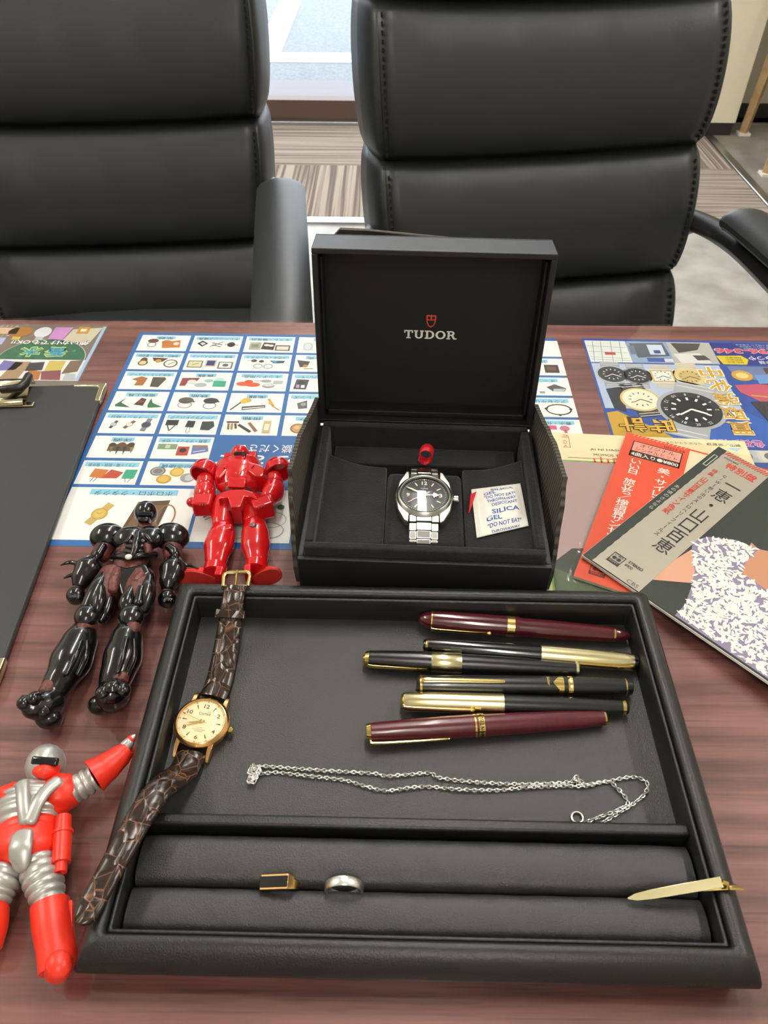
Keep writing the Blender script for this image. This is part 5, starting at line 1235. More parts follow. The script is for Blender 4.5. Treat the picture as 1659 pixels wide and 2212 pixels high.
# shield and name on the lid panel
mat('logo_white', 'f2f2ee', 0.5); mat('logo_red', 'd8462c', 0.5)
xc, yl = W_ / 2 + .0010, 0.0640
def slab(pr, x, y, h, ch, col):
    """slab-serif capitals drawn from strokes"""
    s_ = h * .24; t_ = h * .15
    def vs(cx_, y0=0.0, y1=1.0, w_=None): pr.rect(x + cx_ - (w_ or s_) / 2, y + y0 * h, x + cx_ + (w_ or s_) / 2, y + y1 * h, col, 1)
    def hs(x0, x1, yy): pr.rect(x + x0, y + yy, x + x1, y + yy + t_, col, 1)
    def arc(cx_, cy_, ro, ri, a0, a1, sx=1.0, sxi=1.0, n=16):
        for i in range(n):
            q0, q1 = R(a0 + (a1 - a0) * i / n), R(a0 + (a1 - a0) * (i + 1) / n)
            pr.poly([(x + cx_ + ro * sx * math.cos(q0), y + cy_ + ro * math.sin(q0)), (x + cx_ + ro * sx * math.cos(q1), y + cy_ + ro * math.sin(q1)), (x + cx_ + ri * sxi * math.cos(q1), y + cy_ + ri * math.sin(q1)), (x + cx_ + ri * sxi * math.cos(q0), y + cy_ + ri * math.sin(q0))], col, 1)
    if ch == 'T':
        w_ = h * 1.0; hs(0, w_, h - t_); vs(w_ / 2); hs(w_ * .24, w_ * .76, 0); pr.rect(x, y + h * .66, x + t_, y + h, col, 1); pr.rect(x + w_ - t_, y + h * .66, x + w_, y + h, col, 1)
    elif ch == 'U':
        w_ = h * 1.12; r = h * .36; vs(h * .24, .36, 1); vs(h * .88, .36, 1); hs(0, h * .46, h - t_); hs(h * .68, w_, h - t_); arc(h * .56, r, r, r - t_, 180, 360, 1.22, .92)
    elif ch == 'D':
        w_ = h * 1.10; vs(h * .26); hs(0, h * .5, h - t_); hs(0, h * .5, 0); arc(h * .5, h / 2, h / 2, h / 2 - t_, -90, 90, 1.15, .90)
    elif ch == 'O':
        w_ = h * 1.14; arc(h * .57, h / 2, h / 2, h / 2 - t_, 0, 360, 1.14, .90, 32)
    elif ch == 'R':
        w_ = h * 1.16; vs(h * .24); hs(0, h * .44, 0); hs(0, h * .55, h - t_); hs(h * .2, h * .55, h * .44); arc(h * .55, h * .72, h * .28, h * .28 - t_, -90, 90, 1.2, .75)
        pr.poly([(x + h * .50, y + h * .50), (x + h * .76, y + h * .50), (x + h * 1.04, y), (x + h * .78, y)], col, 1); hs(h * .76, w_, 0)
    return w_
mk = Print(Ml @ Matrix.Translation((0, 0, zpan + .00005)))
hh = .0066; wid = [1.0, 1.12, 1.10, 1.14, 1.16]; gap = .10 * hh; tot = sum(wid) * hh + 4 * gap; x = xc - tot / 2
for ch in 'TUDOR': x += slab(mk, x, yl, hh, ch, 'f2f2ee') + gap
mk.build('name_lettering', print_mat('logo_ink', 0.5), lid, smooth=False, label='white lettering')
sd = Print(Ml @ Matrix.Translation((xc, yl + .0090, zpan + .00005)))
def shield(sc, k, c):
    P = [(0, 0), (-.0020, .0012), (-.0032, .0036), (-.0036, .0068), (-.0036, .0098), (-.0030, .0094), (-.0024, .0100), (-.0012, .0094), (0, .0100), (.0012, .0094), (.0024, .0100), (.0030, .0094), (.0036, .0098), (.0036, .0068), (.0032, .0036), (.0020, .0012)]
    sd.poly([(x_ * sc, .0052 + (y_ - .0052) * sc) for x_, y_ in P], c, k)
shield(1.0, 1, 'd8462c')
sd.poly([(-.0026, .0056), (.0026, .0056), (.0024, .0038), (.0014, .0018), (0, .0010), (-.0014, .0018), (-.0024, .0038)], '0d0d0e', 2)
sd.rect(-.0026, .0064, -.0006, .0086, '0d0d0e', 2); sd.rect(.0006, .0064, .0026, .0086, '0d0d0e', 2)
sd.build('shield_emblem', 'logo_ink', lid, smooth=False, label='red shield emblem')
# red ribbon loop and ribbon tab of the lining
mat('red_ribbon', 'c81428', 0.45, bump=0.2, bscale=1500)
rb = MB(Mx); vs_ = []; fs = []; n = 18; c0 = Vector((W_ / 2 + .0005, .1010, .0400))
for i in range(n + 1):
    q = R(-70 + 320 * i / n); rr = .0085
    x_, z_ = rr * math.sin(q) * .62, rr * 1.3 * (1 - math.cos(q)) * .8
    for s_ in (-1, 1): vs_.append(c0 + Vector((x_ + .0016 * s_ * .4, s_ * .0050 - .002 * (z_ / .008), z_ - .001 * s_)))
for i in range(n): fs.append((2 * i, 2 * i + 1, 2 * i + 3, 2 * i + 2))
rb.add(vs_, fs); o = rb.build('ribbon_loop', 'red_ribbon', box, label='red ribbon pull loop'); md = o.modifiers.new('s', 'SOLIDIFY'); md.thickness = .0005
p0 = tp(1028, 1062, .042); p1 = tp(1016, 1068, .044); p2 = tp(1012, 1109, .041); p3 = tp(1019, 1090, .041)
rb = MB(); rb.add([p0, p1, p2, p3], [(0, 1, 2, 3)]); o = rb.build('ribbon_tab', 'red_ribbon', box, smooth=False, label='red ribbon tab'); md = o.modifiers.new('s', 'SOLIDIFY'); md.thickness = .0006

# ---------------------------------------------------------------- black foam wrapped round the box
def foam_mat():
    m = mat('packing_foam', '2c2a27', 0.9, bump=0.5, bscale=900)
    nt = m.node_tree; b_ = nt.nodes['Principled BSDF']; L = nt.links.new
    tc = nt.nodes.new('ShaderNodeTexCoord'); wv = nt.nodes.new('ShaderNodeTexWave'); wv.bands_direction = 'Y'; wv.inputs['Scale'].default_value = 75; wv.inputs['Distortion'].default_value = 1.2
    wv.inputs['Detail'].default_value = 2
    L(tc.outputs['Object'], wv.inputs['Vector']); r = nt.nodes.new('ShaderNodeValToRGB'); L(wv.outputs['Fac'], r.inputs['Fac'])
    r.color_ramp.elements[0].color = (*lin('2a2824'), 1); r.color_ramp.elements[1].color = (*lin('565046'), 1)
    L(r.outputs['Color'], b_.inputs['Base Color'])
foam_mat()
cen = Mx @ Vector((W_ / 2, BD / 2, 0))
fw_ = thing('foam_wrap', 'ribbed black packing foam standing round the watch box', 'packing foam', (cen.x, cen.y, T))
def flap(pts, x_of, name):
    """side flap: pts are (y, z) of its outline; x_of(y, z) its sideways place, all in the box frame"""
    mb = MB(Mx); n = len(pts); th = .003
    vs_ = [(x_of(y, z, 0), y, z) for y, z in pts] + [(x_of(y, z, 1), y, z) for y, z in pts]
    mb.add(vs_, [tuple(range(n)), tuple(range(2 * n - 1, n - 1, -1))] + [(i, n + i, n + (i + 1) % n, (i + 1) % n) for i in range(n)])
    return mb.build(name, 'packing_foam', fw_, smooth=False)
rnd = random.Random(5)
top = []
for i in range(15):
    y = .152 - (.152 - .048) * i / 14; top.append((y, .058 + .017 * i / 14 + rnd.uniform(-.0006, .0006)))
out = [(.014, .001), (.152, .001)] + top + [(.046, .070), (.036, .060), (.030, .046), (.020, .030), (.014, .016)]
flap(out, lambda y, z, k: -.0022 - .003 * k - .0045 * (z / .07) * min(1, (.152 - y) / .06) + max(0, .0012 * (y > .12)), 'side_flap')
flap(out, lambda y, z, k: W_ + .0022 + .003 * k + .0045 * (z / .07) * min(1, (.152 - y) / .06) - max(0, .0012 * (y > .12)), 'side_flap')
bk_ = MB(Mx); P = [(.012, .001), (.128, .001), (.130, .150), (.112, .1672), (.090, .1700), (.060, .1722), (.034, .1742), (.016, .1745), (.010, .168)]
Mbk = Mx @ Matrix(((1, 0, 0, 0), (0, 0, 1, 0), (0, 1, 0, 0), (0, 0, 0, 1)))
n = len(P); bk_ = MB(Mx)
bk_.add([(x, .1905, z) for x, z in P] + [(x, .1940, z) for x, z in P], [tuple(range(n)), tuple(range(2 * n - 1, n - 1, -1))] + [(i, n + i, n + (i + 1) % n, (i + 1) % n) for i in range(n)])
bk_.build('back_flap', 'packing_foam', fw_, smooth=False)
fl_ = MB(Mx)
fl_.box((W_ / 2, .172, .0014), (.135, .046, .002)); fl_.build('bottom_strip', 'packing_foam', fw_, smooth=False)

# ================================================================ STEEL WATCH IN THE BOX
wc = Mx @ Vector((W_ / 2 - .0005, .0565, .0408))
sw = thing('steel_watch', 'steel wristwatch with a black dial lying in the presentation box', 'watch', wc)
Mw2 = frame(wc, lx, (0, -0.09, 1))
def hull(prof_y, z0, z1, mb, bev=.0):
    mb.prism(prof_y, z0, z1)
# case middle with tapering lugs
half_ = [(.0105, .0232), (.0128, .0222), (.0172, .0120), (.0196, .0040), (.0198, 0), (.0196, -.0040), (.0172, -.0120), (.0128, -.0222), (.0105, -.0232), (.0102, -.0170), (0, -.0182)]
P = half_ + [(-x, y) for x, y in half_[::-1]][1:-1]
P2 = [(.0105, .0235), (.0130, .0226), (.0178, .0130), (.0200, 0), (.0178, -.0130), (.0130, -.0226), (.0105, -.0235), (.0104, -.0165), (-.0104, -.0165), (-.0105, -.0235), (-.0130, -.0226), (-.0178, -.0130), (-.0200, 0), (-.0178, .0130), (-.0130, .0226), (-.0105, .0235), (-.0104, .0165), (.0104, .0165)]
MB(Mw2).prism(P2, .0010, .0068).build('case', 'steel_brushed', sw, bevel=.0008, seg=2)
MB(Mw2).lathe([(.0064, .0192), (.0072, .0192), (.0086, .0182), (.0092, .0172), (.0090, .0165), (.0078, .0160)], n=64, cap=(False, False)).build('bezel', 'steel', sw, angle=25)
mat('black_dial', '121314', 0.35)
d2 = MB(Mw2).lathe([(.0066, 0), (.0072, 0), (.0072, .0163), (.0066, .0163)], n=56).build('dial', 'black_dial', sw)
pr = Print(Mw2 @ Matrix.Translation((0, 0, .00726))); LUM = 'e6e2c4'
for i in range(12):
    q = R(90 - 30 * i); ca, sa = math.cos(q), math.sin(q)
    if i % 3 == 0: pr.text(str(i or 12), .0112 * ca, .0112 * sa, .0038 if i == 0 else .0024, .0034, LUM, 1, 0, .03)
    else: pr.line(.0098 * ca, .0098 * sa, .0130 * ca, .0130 * sa, .0009, LUM, 1)
for i in range(60): q = R(6 * i); pr.line(.0142 * math.cos(q), .0142 * math.sin(q), .0153 * math.cos(q), .0153 * math.sin(q), .0002, 'd8d8d0', 1)
pr.poly([(-.0009, .0150), (.0009, .0150), (0, .0136)], LUM, 1)
pr.text('TUDOR', 0, .0062, .0052, .0011, 'e8e8e4', 1); pr.text('T', 0, .0078, .0010, .0009, 'e8e8e4', 1); pr.text('RANGER', 0, -.0062, .0040, .0008, 'e8e8e4', 1); pr.text('SWISS MADE', 0, -.0156, .0050, .0004, 'd8d8d0', 1)
pr.build('dial_print', 'dial_ink', d2, smooth=False)
mat('lume', 'e9e5cc', 0.5)
MB(Mw2).prism([(0, -.0004), (.0058, -.0005), (.0066, -.0022), (.0102, 0), (.0066, .0022), (.0058, .0005), (0, .0004)], .0077, .0079).build('hour_hand', 'steel', sw, smooth=False)
MB(Mw2).prism([(.0068, -.0014), (.0092, 0), (.0068, .0014)], .0079, .00795).build('hour_hand_lume', 'lume', sw, smooth=False)
Mm = Mw2 @ Matrix.Rotation(R(152), 4, 'Z')
MB(Mm).prism([(-.002, -.0005), (.010, -.0007), (.0145, -.0001), (.0145, .0001), (.010, .0007), (-.002, .0005)], .0081, .0083).build('minute_hand', 'lume', sw, smooth=False)
Mm = Mw2 @ Matrix.Rotation(R(213), 4, 'Z')
s_ = MB(Mm).prism([(-.0040, -.0002), (.0148, -.0001), (.0148, .0001), (-.0040, .0002)], .0084, .0085).build('second_hand', 'steel', sw, smooth=False)
MB(Mm).prism([(.0102, -.00022), (.0148, -.0002), (.0148, .0002), (.0102, .00022)], .00851, .00858).build('hand_tip', 'red_paint', s_, smooth=False)
MB(Mw2).lathe([(.0074, .0012), (.0086, .0011), (.0087, 0)], n=16).build('hand_hub', 'steel', sw)
MB(Mw2).lathe([(.0089, .0165), (.0093, .0162), (.0094, 0)], n=56, cap=(False, False)).build('crystal', 'watch_crystal', sw, label='flat clear crystal')
MB(Mw2).lathe([(0, .0016), (.0012, .0018), (.0013, .0032), (.0040, .0033), (.0046, .0028), (.0047, 0)], (.0192, 0, .0042), (1, 0, 0), 20).build('crown', 'steel', sw)
def bl(path_y, name='bracelet_row'):
    """rows of links down one side: (y, z, slope in degrees)"""
    for i, (y, z, sl, w_) in enumerate(path_y):
        Mr_ = Mw2 @ Matrix.Translation((0, y, z)) @ Matrix.Rotation(R(sl), 4, 'X')
        row = MB(Mr_).box((0, 0, 0), (w_ * .50, .0056, .0026)).build(name, 'steel', sw, smooth=False, bevel=.0005)
        for s_ in (-1, 1): MB(Mr_).box((s_ * w_ * .378, -.0006, -.0001), (w_ * .238, .0056, .0025)).build('outer_link', 'steel_brushed', row, smooth=False, bevel=.0005)
bl([(-.0192, .0052, 6, .0200), (-.0252, .0036, 14, .0196), (-.0310, .0020, 17, .0192), (-.0368, .0002, 20, .0190), (-.0424, -.0022, 26, .0188), (-.0472, -.0054, 42, .0186)])
bl([(.0192, .0052, -6, .0200), (.0252, .0034, -16, .0196), (.0306, .0004, -32, .0192), (.0346, -.0042, -60, .0190)])

# ---------------------------------------------------------------- silica gel packet
print_mat('packet_print', 0.7)
q00, q10, q11, q01 = tp(1030, 1161, .0415), tp(1142, 1135, .0415), tp(1124, 1044, .0415), tp(1018, 1057, .0415)
ctr = (q00 + q10 + q11 + q01) / 4
sg = thing('silica_packet', 'white silica gel packet with blue lettering beside the steel watch', 'packet', Vector((ctr.x, ctr.y, T + .0405)))
def pk(u, v, lift=0.0):
    p_ = (q00 * (1 - u) + q10 * u) * (1 - v) + (q01 * (1 - u) + q11 * u) * v
    e = max(0, min(1, min(u - .10, .97 - u) / .22)) * max(0, min(1, min(v - .03, .97 - v) / .22))
    z = .0032 * math.sin(e * math.pi / 2) + .0004 * math.sin(u * 19 + v * 7) * e
    return Vector((p_.x, p_.y, p_.z + z + lift))
pkt = MB(); vs_ = []; fs = []; n = 28; pkt.col = 'e6e4da'
for j in range(n + 1):
    for i in range(n + 1): vs_.append(pk(i / n, j / n))
for j in range(n):
    for i in range(n): fs.append((j * (n + 1) + i, j * (n + 1) + i + 1, (j + 1) * (n + 1) + i + 1, (j + 1) * (n + 1) + i))
pkt.add(vs_, fs); o = pkt.build('packet', 'packet_print', sg); md = o.modifiers.new('s', 'SOLIDIFY'); md.thickness = .0008; md.offset = -1
pt_ = MB()
def pktext(t_, u, v, w_, h, bold=.02):
    g, f_, tw_d, th_ = glyphs(t_, bold); P = []
    for a_, b_ in g: P.append(pk(u + (a_ / tw_d - .5) * w_, v + (b_ / th_ - .5) * h, .00012))
    pt_.add(P, f_, '2f56a0')
for t_, u, v, w_, h in (('SILICA', .60, .885, .46, .062), ('GEL', .34, .80, .24, .062), ('"DO NOT EAT"', .53, .715, .62, .055), ('THROWAWAY', .55, .625, .58, .055), ('DESICCANT', .60, .535, .50, .055), ('SILICA', .60, .385, .54, .085), ('GEL', .36, .255, .30, .08), ('"DO NOT EAT"', .55, .135, .66, .06), ('THROWAWAY', .56, .035, .56, .035)): pktext(t_, u, v, w_, h * 1.15)
for i in range(7): 
    u_ = .025 + i * .012
    pt_.add([pk(u_, .02, .0001), pk(u_ + .004, .02, .0001), pk(u_ + .004, .98, .0001), pk(u_, .98, .0001)], [(0, 1, 2, 3)], 'c9c7bd')
pt_.build('packet_lettering', 'packet_print', sg, smooth=False, label='blue lettering')
# ================================================================ TOY FIGURES (plain generic toys of the same size, pose and colours)
mat('red_gloss', 'c41218', 0.18, coat=0.5)
mat('red_dull', 'b3261e', 0.45)
mat('red_soft', 'e8321e', 0.38)
mat('dark_red', '6e1518', 0.35)
mat('black_gloss', '0e0e0f', 0.20, coat=0.4)
mat('flesh_red', '4a221e', 0.45, bump=0.7, bscale=420, col2='6a342c', vscale=160)
mat('silver_paint', 'b9b7b2', 0.35, 0.55)
mat('visor_dark', '15171a', 0.15)
mat('white_bead', 'd8d6cc', 0.35)
mat('grey_metal', '6f6a60', 0.4, 0.7)
mat('yellow_visor', 'd8c21c', 0.3)
class Toy:
    def __init__(s, name, label, ox, oy, sc, org):
        s.ox, s.oy, s.sc = ox, oy, sc
        p_ = s.P(*org, 0); s.t = thing(name, label, 'toy figure', Vector((p_.x, p_.y, T)))
    def P(s, u, v, z): return tp(s.ox + u * s.sc, s.oy + v * s.sc, z / 1000.0)
    def limb(s, name, pts, m, n=16, sq=(1, 1), parent=None, k=5, ripple=0.0, per=1.0, flat=False):
        """pts: (u, v, z mm, radius mm)"""
        Q = [Vector((*s.P(u, v, z), r / 1000)) for u, v, z, r in pts]
        C = bez([Vector(q[:3]) for q in Q], k); rr = []
        for i in range(len(Q) - 1):
            for j in range(k): f = j / k; f = f * f * (3 - 2 * f); rr.append(Q[i][3] * (1 - f) + Q[i + 1][3] * f)
        rr.append(Q[-1][3])
        if ripple:
            # resample evenly and add grooves
            L_ = [0]
            for i in range(len(C) - 1): L_.append(L_[-1] + (C[i + 1] - C[i]).length)
            N = max(12, int(L_[-1] / (per / 1000) * 6)); C2 = []; r2 = []; j = 0
            for i in range(N + 1):
                d = L_[-1] * i / N
                while j < len(C) - 2 and L_[j + 1] < d: j += 1
                f = (d - L_[j]) / max(1e-9, L_[j + 1] - L_[j]); C2.append(C[j].lerp(C[j + 1], f))
                r2.append((rr[j] * (1 - f) + rr[j + 1] * f) - ripple / 1000 * (0.5 + 0.5 * math.cos(2 * math.pi * d / (per / 1000))) ** 3)
            C, rr = C2, r2
        elif not flat:
            # rounded ends
            e0 = C[0] - (C[1] - C[0]).normalized() * rr[0] * .45; e1 = C[-1] + (C[-1] - C[-2]).normalized() * rr[-1] * .45
            C = [e0, C[0].lerp(e0, .6)] + C + [C[-1].lerp(e1, .6), e1]; rr = [rr[0] * .35, rr[0] * .8] + rr + [rr[-1] * .8, rr[-1] * .35]
        return MB().tube(C, rr, n, up=(0, 0, 1), sq=sq).build(name, m, parent or s.t, angle=70)
    def ball(s, name, u, v, z, r, m, parent=None, rot=0, nu=20, nv=12, tip=(0, 0)):
        M_ = Matrix.Translation(s.P(u, v, z)) @ Matrix.Rotation(R(rot), 4, 'Z') @ Matrix.Rotation(R(tip[0]), 4, 'X') @ Matrix.Rotation(R(tip[1]), 4, 'Y')
        r = r if isinstance(r, (tuple, list)) else (r, r, r)
        return MB(M_).ball((0, 0, 0), [x / 1000 for x in r], nu=nu, nv=nv).build(name, m, parent or s.t, angle=80)
    def block(s, name, u, v, z, d, m, rot=0, tip=0, bev=1.0, taper=1.0, parent=None, roll=0, seg=3):
        M_ = Matrix.Translation(s.P(u, v, z)) @ Matrix.Rotation(R(rot), 4, 'Z') @ Matrix.Rotation(R(tip), 4, 'X') @ Matrix.Rotation(R(roll), 4, 'Y')
        return MB(M_).box((0, 0, 0), [x / 1000 for x in d], taper=taper).build(name, m, parent or s.t, bevel=bev / 1000, seg=seg)
    def plate(s, name, uv, z0, z1, m, bev=0.8, parent=None):
        """outline given on the top plane z1, extruded straight down to z0"""
        pts = [s.P(u, v, z1) for u, v in uv]
        mb = MB(); mb.prism([(p_.x, p_.y) for p_ in pts], T + z0 / 1000, T + z1 / 1000)
        return mb.build(name, m, parent or s.t, bevel=bev / 1000, seg=3)

# ---- red robot (outline read in a frame of the photograph at 380,960)
r = Toy('toy_robot', 'glossy red toy robot lying on its back beside the watch box', 380, 960, 0.1688, (795, 900))
r.limb('torso', [(800, 270, 15, 14.5), (805, 400, 15, 15.5), (800, 500, 14, 14.6), (797, 570, 13.5, 12.8)], 'red_gloss', 20, sq=(1.22, 0.80))
ch = r.plate('chest_plate', [(505, 330), (560, 262), (720, 215), (910, 212), (1075, 250), (1135, 300), (1135, 395), (1010, 400), (930, 335), (850, 345), (835, 380), (755, 380), (735, 335), (650, 330), (570, 425), (500, 410)], 8, 26.0, 'red_gloss', 2.4)
r.block('belt_box', 785, 500, 26.8, (13, 8, 4), 'red_gloss', -2, 20, .8)
r.limb('waist', [(797, 585, 13, 11.0), (797, 610, 13, 11.0)], 'grey_metal', 18, sq=(1.1, .85))
r.plate('hip_plate', [(545, 660), (600, 600), (700, 572), (880, 570), (985, 605), (1045, 680), (1040, 705), (960, 660), (880, 665), (835, 790), (700, 800), (665, 675), (580, 680), (545, 705)], 9, 27, 'red_gloss', 1.8)
r.block('crotch', 790, 850, 15, (10.5, 15, 16), 'dark_red', 2, 0, .8)
hd_ = r.ball('head', 822, 140, 21, (7.8, 7.8, 8.8), 'red_gloss')
r.block('visor', 822, 122, 28.0, (9.5, 2.6, 2.6), 'visor_dark', 2, 28, .5, parent=hd_)
r.block('face_guard', 824, 166, 25.2, (8.6, 4.2, 5), 'red_gloss', 2, 30, 1.0, parent=hd_)
r.block('collar', 965, 170, 16, (9, 7, 8), 'red_gloss', 0, 0, .8); r.block('collar', 690, 182, 15, (8, 6, 8), 'red_gloss', 0, 0, .8)
for s_, (su, sv) in ((-1, (355, 395)), (1, (1298, 365))):
    c_ = r.P(su, sv, 15); ax_ = Vector((s_ * .25, -.9, -.05)).normalized()
    MB().lathe([(-.0095, 0), (-.0092, .004), (-.0075, .0075), (-.004, .0098), (.001, .0106), (.0045, .0102), (.0046, .0088), (.001, .0090), (-.002, .0075)], c_ + Vector((0, .004, 0)), ax_, 24, cap=(False, True)).build('shoulder_dome', 'red_gloss', r.t, angle=60)
r.limb('upper_arm', [(380, 440, 14, 6.6), (378, 540, 14, 6.9)], 'red_gloss'); r.limb('forearm', [(370, 580, 14.5, 8.0), (368, 650, 15, 8.2), (360, 690, 15, 7.2)], 'red_gloss')
f_ = r.block('fist', 352, 775, 15, (14, 13, 13), 'red_gloss', 1, -6, 1.6); r.ball('thumb', 212, 742, 13, (4.6, 4.0, 4.0), 'red_gloss', parent=f_)
for i in range(3): r.block('finger_groove', 318 + i * 34, 748, 21.6, (.5, 8.5, .8), 'dark_red', 1, -6, 0, parent=f_)
r.limb('upper_arm', [(1262, 420, 14, 6.6), (1262, 510, 14, 6.9)], 'red_gloss'); r.limb('forearm', [(1262, 545, 14, 8.0), (1235, 630, 16, 8.6), (1180, 700, 18, 6.6)], 'red_gloss')
f_ = r.block('fist', 1110, 815, 20, (14.5, 13, 13), 'red_gloss', 22, -14, 1.6); r.ball('thumb', 1195, 735, 22, (3.6, 4.6, 3.4), 'red_gloss', parent=f_)
for i in range(3): r.block('finger_groove', 1050 + i * 34, 800 - i * 14, 26.4, (.5, 8, .8), 'dark_red', 22, -14, 0, parent=f_)
r.limb('thigh', [(640, 700, 13, 8.4), (610, 820, 14, 9.0), (592, 960, 14, 8.0), (592, 1040, 13.5, 7.2)], 'red_gloss', 18, sq=(1.0, .76))
r.limb('thigh', [(960, 700, 13, 8.4), (985, 820, 14, 9.0), (1000, 940, 14, 8.2), (1005, 1010, 13.5, 7.4)], 'red_gloss', 18, sq=(1.0, .76))
r.limb('shin', [(608, 1050, 14.5, 7.8), (580, 1180, 14.5, 10.2), (545, 1300, 14, 10.6), (520, 1440, 12.5, 8.2), (505, 1570, 11, 6.2)], 'red_gloss', 18, sq=(1.0, .76))
r.limb('shin', [(1005, 1000, 14.5, 7.8), (1015, 1150, 14.5, 10.0), (1020, 1290, 14, 10.4), (1030, 1430, 12.5, 8.2), (1038, 1560, 11, 6.2)], 'red_gloss', 18, sq=(1.0, .76))
r.block('knee_joint', 640, 1075, 19.5, (9, 5, 4), 'red_gloss', 10, 0, 1.0); r.ball('knee_stud', 985, 1032, 22.3, (2.3, 2.1, 1.0), 'grey_metal')
for u, v, rt in ((500, 1610, -4), (1028, 1572, 4)):
    c_ = r.P(u, v, 11); MB().lathe([(-.0036, .0068), (-.0030, .0078), (.0030, .0080), (.0036, .0070)], c_, (0, 1, 0), 20).build('ankle_cuff', 'red_gloss', r.t, angle=50)
r.block('ankle_guard', 565, 1668, 13.5, (5.5, 8, 10), 'red_gloss', -4, 0, 1.2); r.block('ankle_guard', 925, 1640, 13.5, (5, 8, 10), 'red_gloss', 6, 0, 1.2)
def foot(u0, v0, u1, v1, z0, z1, nm):
    """boot turned outwards: heel (u0,v0) to toe (u1,v1), sole towards the camera"""
    h_ = r.P(u0, v0, z0); t_ = r.P(u1, v1, z1); xd = t_ - h_; L_ = xd.length
    Mf = frame(h_, xd, Vector((0, -1, 0.35))); pts = []
    for i in range(28):
        q = 2 * math.pi * i / 28; x_ = L_ * (.5 + .5 * math.cos(q)); w_ = .0040 + .0034 * (.5 + .5 * math.cos(q)); pts.append((x_, w_ * math.sin(q) * 1.0))
    mb = MB(Mf); mb.prism(pts, -.0014, 0); sole = mb.build('sole', 'red_dull', r.t, bevel=.0004)
    mb = MB(Mf); vs_ = []; fs = []; lv = [(-.0014, 1.0, 0), (-.0040, .96, .0), (-.0080, .72, -.002), (-.0115, .38, -.0035)]
    for z_, k_, dx in lv:
        for x_, y_ in pts: vs_.append(((x_ - L_ * .34) * k_ + L_ * .34 + dx, y_ * (k_ * .5 + .5), z_))
    for j in range(3):
        for i in range(28): fs.append((j * 28 + i, j * 28 + (i + 1) % 28, (j + 1) * 28 + (i + 1) % 28, (j + 1) * 28 + i))
    fs.append(tuple(3 * 28 + i for i in range(28))); mb.add(vs_, fs); mb.build('boot', 'red_soft', r.t, angle=60)
foot(560, 1760, 20, 1700, 6.5, 10.5, 'boot'); foot(950, 1765, 1355, 1655, 6.5, 12.5, 'boot')

# ---- black armoured figure (frame of the photograph at 0,940)
k = Toy('toy_figure', 'black and dark red armoured toy figure lying on its back left of the tray', 0, 940, 0.3978, (690, 780))
k.limb('abdomen', [(748, 560, 12, 12.5), (725, 640, 13, 11.0), (700, 720, 12, 9.6), (685, 790, 11.5, 9.0)], 'flesh_red', 18, sq=(1.12, .85))
for s_, uv in ((-1, (700, 560)), (1, (812, 556))): k.ball('chest_plate', uv[0], uv[1], 18.5, (11.0, 9.5, 7.0), 'black_gloss', rot=-6 * s_)
k.limb('breastbone', [(752, 530, 24, 2.4), (742, 590, 25, 3.0), (722, 650, 23.5, 2.2), (700, 668, 22, 1.8)], 'black_gloss', 10)
for i in range(3):
    for s_ in (-1, 1): k.limb('rib_plate', [(738 - i * 9, 585 + i * 26, 24 - i * .6, 1.6), (738 - i * 9 + s_ * 48, 578 + i * 26, 21.5 - i, 2.4), (735 - i * 9 + s_ * 88, 592 + i * 26, 15.5, 1.8)], 'black_gloss', 8)
k.limb('belt', [(610, 668, 13, 2.4), (660, 660, 20, 2.6), (705, 662, 22.5, 2.4), (770, 655, 20, 2.6), (845, 650, 13, 2.4)], 'black_gloss', 8)
k.ball('belt_bead', 698, 661, 24.6, (2.4, 2.2, 1.6), 'white_bead')
k.plate('hip_armour', [(585, 745), (630, 700), (690, 715), (790, 690), (825, 745), (740, 790), (690, 860), (655, 870), (630, 790)], 8, 21.5, 'black_gloss', 2.2)
k.limb('neck', [(785, 515, 13, 5.2), (790, 470, 14, 5.0)], 'flesh_red')
hd_ = k.ball('head', 793, 425, 16, (8.2, 9.2, 9.6), 'black_gloss')
k.block('visor', 788, 428, 23.6, (11, 3.2, 3.0), 'visor_dark', 0, 35, 1.0, parent=hd_); k.block('jaw', 785, 462, 19.0, (8.5, 5.0, 8), 'black_gloss', 0, 30, 2.0, parent=hd_)
k.ball('shoulder', 585, 555, 13, (12.5, 10.5, 10.5), 'black_gloss', rot=10); k.ball('shoulder', 932, 553, 13, (13, 10.5, 10.5), 'black_gloss', rot=-8)
k.limb('upper_arm', [(575, 600, 11, 7.0), (540, 660, 11, 6.4)], 'flesh_red'); k.limb('upper_arm', [(935, 605, 11, 7.0), (940, 665, 11, 6.4)], 'flesh_red')
k.limb('arm_plate', [(560, 600, 17, 3.2), (530, 650, 16, 3.6), (512, 680, 14, 2.4)], 'black_gloss', 10); k.limb('arm_plate', [(915, 605, 16.5, 3.0), (950, 640, 17, 3.4), (955, 672, 15, 2.4)], 'black_gloss', 10)
fa = k.limb('forearm', [(508, 690, 12, 6.6), (480, 730, 12.5, 9.6), (450, 775, 12, 7.6), (430, 820, 11, 4.8)], 'black_gloss')
fb = k.limb('forearm', [(942, 690, 12, 6.6), (940, 735, 12.5, 9.4), (922, 790, 12, 7.0), (912, 835, 11, 4.6)], 'black_gloss')
k.limb('forearm_spike', [(425, 700, 13, 2.0), (380, 690, 13, 1.5), (330, 706, 14, .5)], 'black_gloss', 8, parent=fa); k.limb('forearm_spike', [(420, 752, 12, 1.8), (385, 760, 12, 1.4), (346, 777, 13, .5)], 'black_gloss', 8, parent=fa)
k.limb('forearm_spike', [(995, 705, 13, 2.0), (1035, 705, 13, 1.5), (1078, 724, 14, .5)], 'black_gloss', 8, parent=fb)
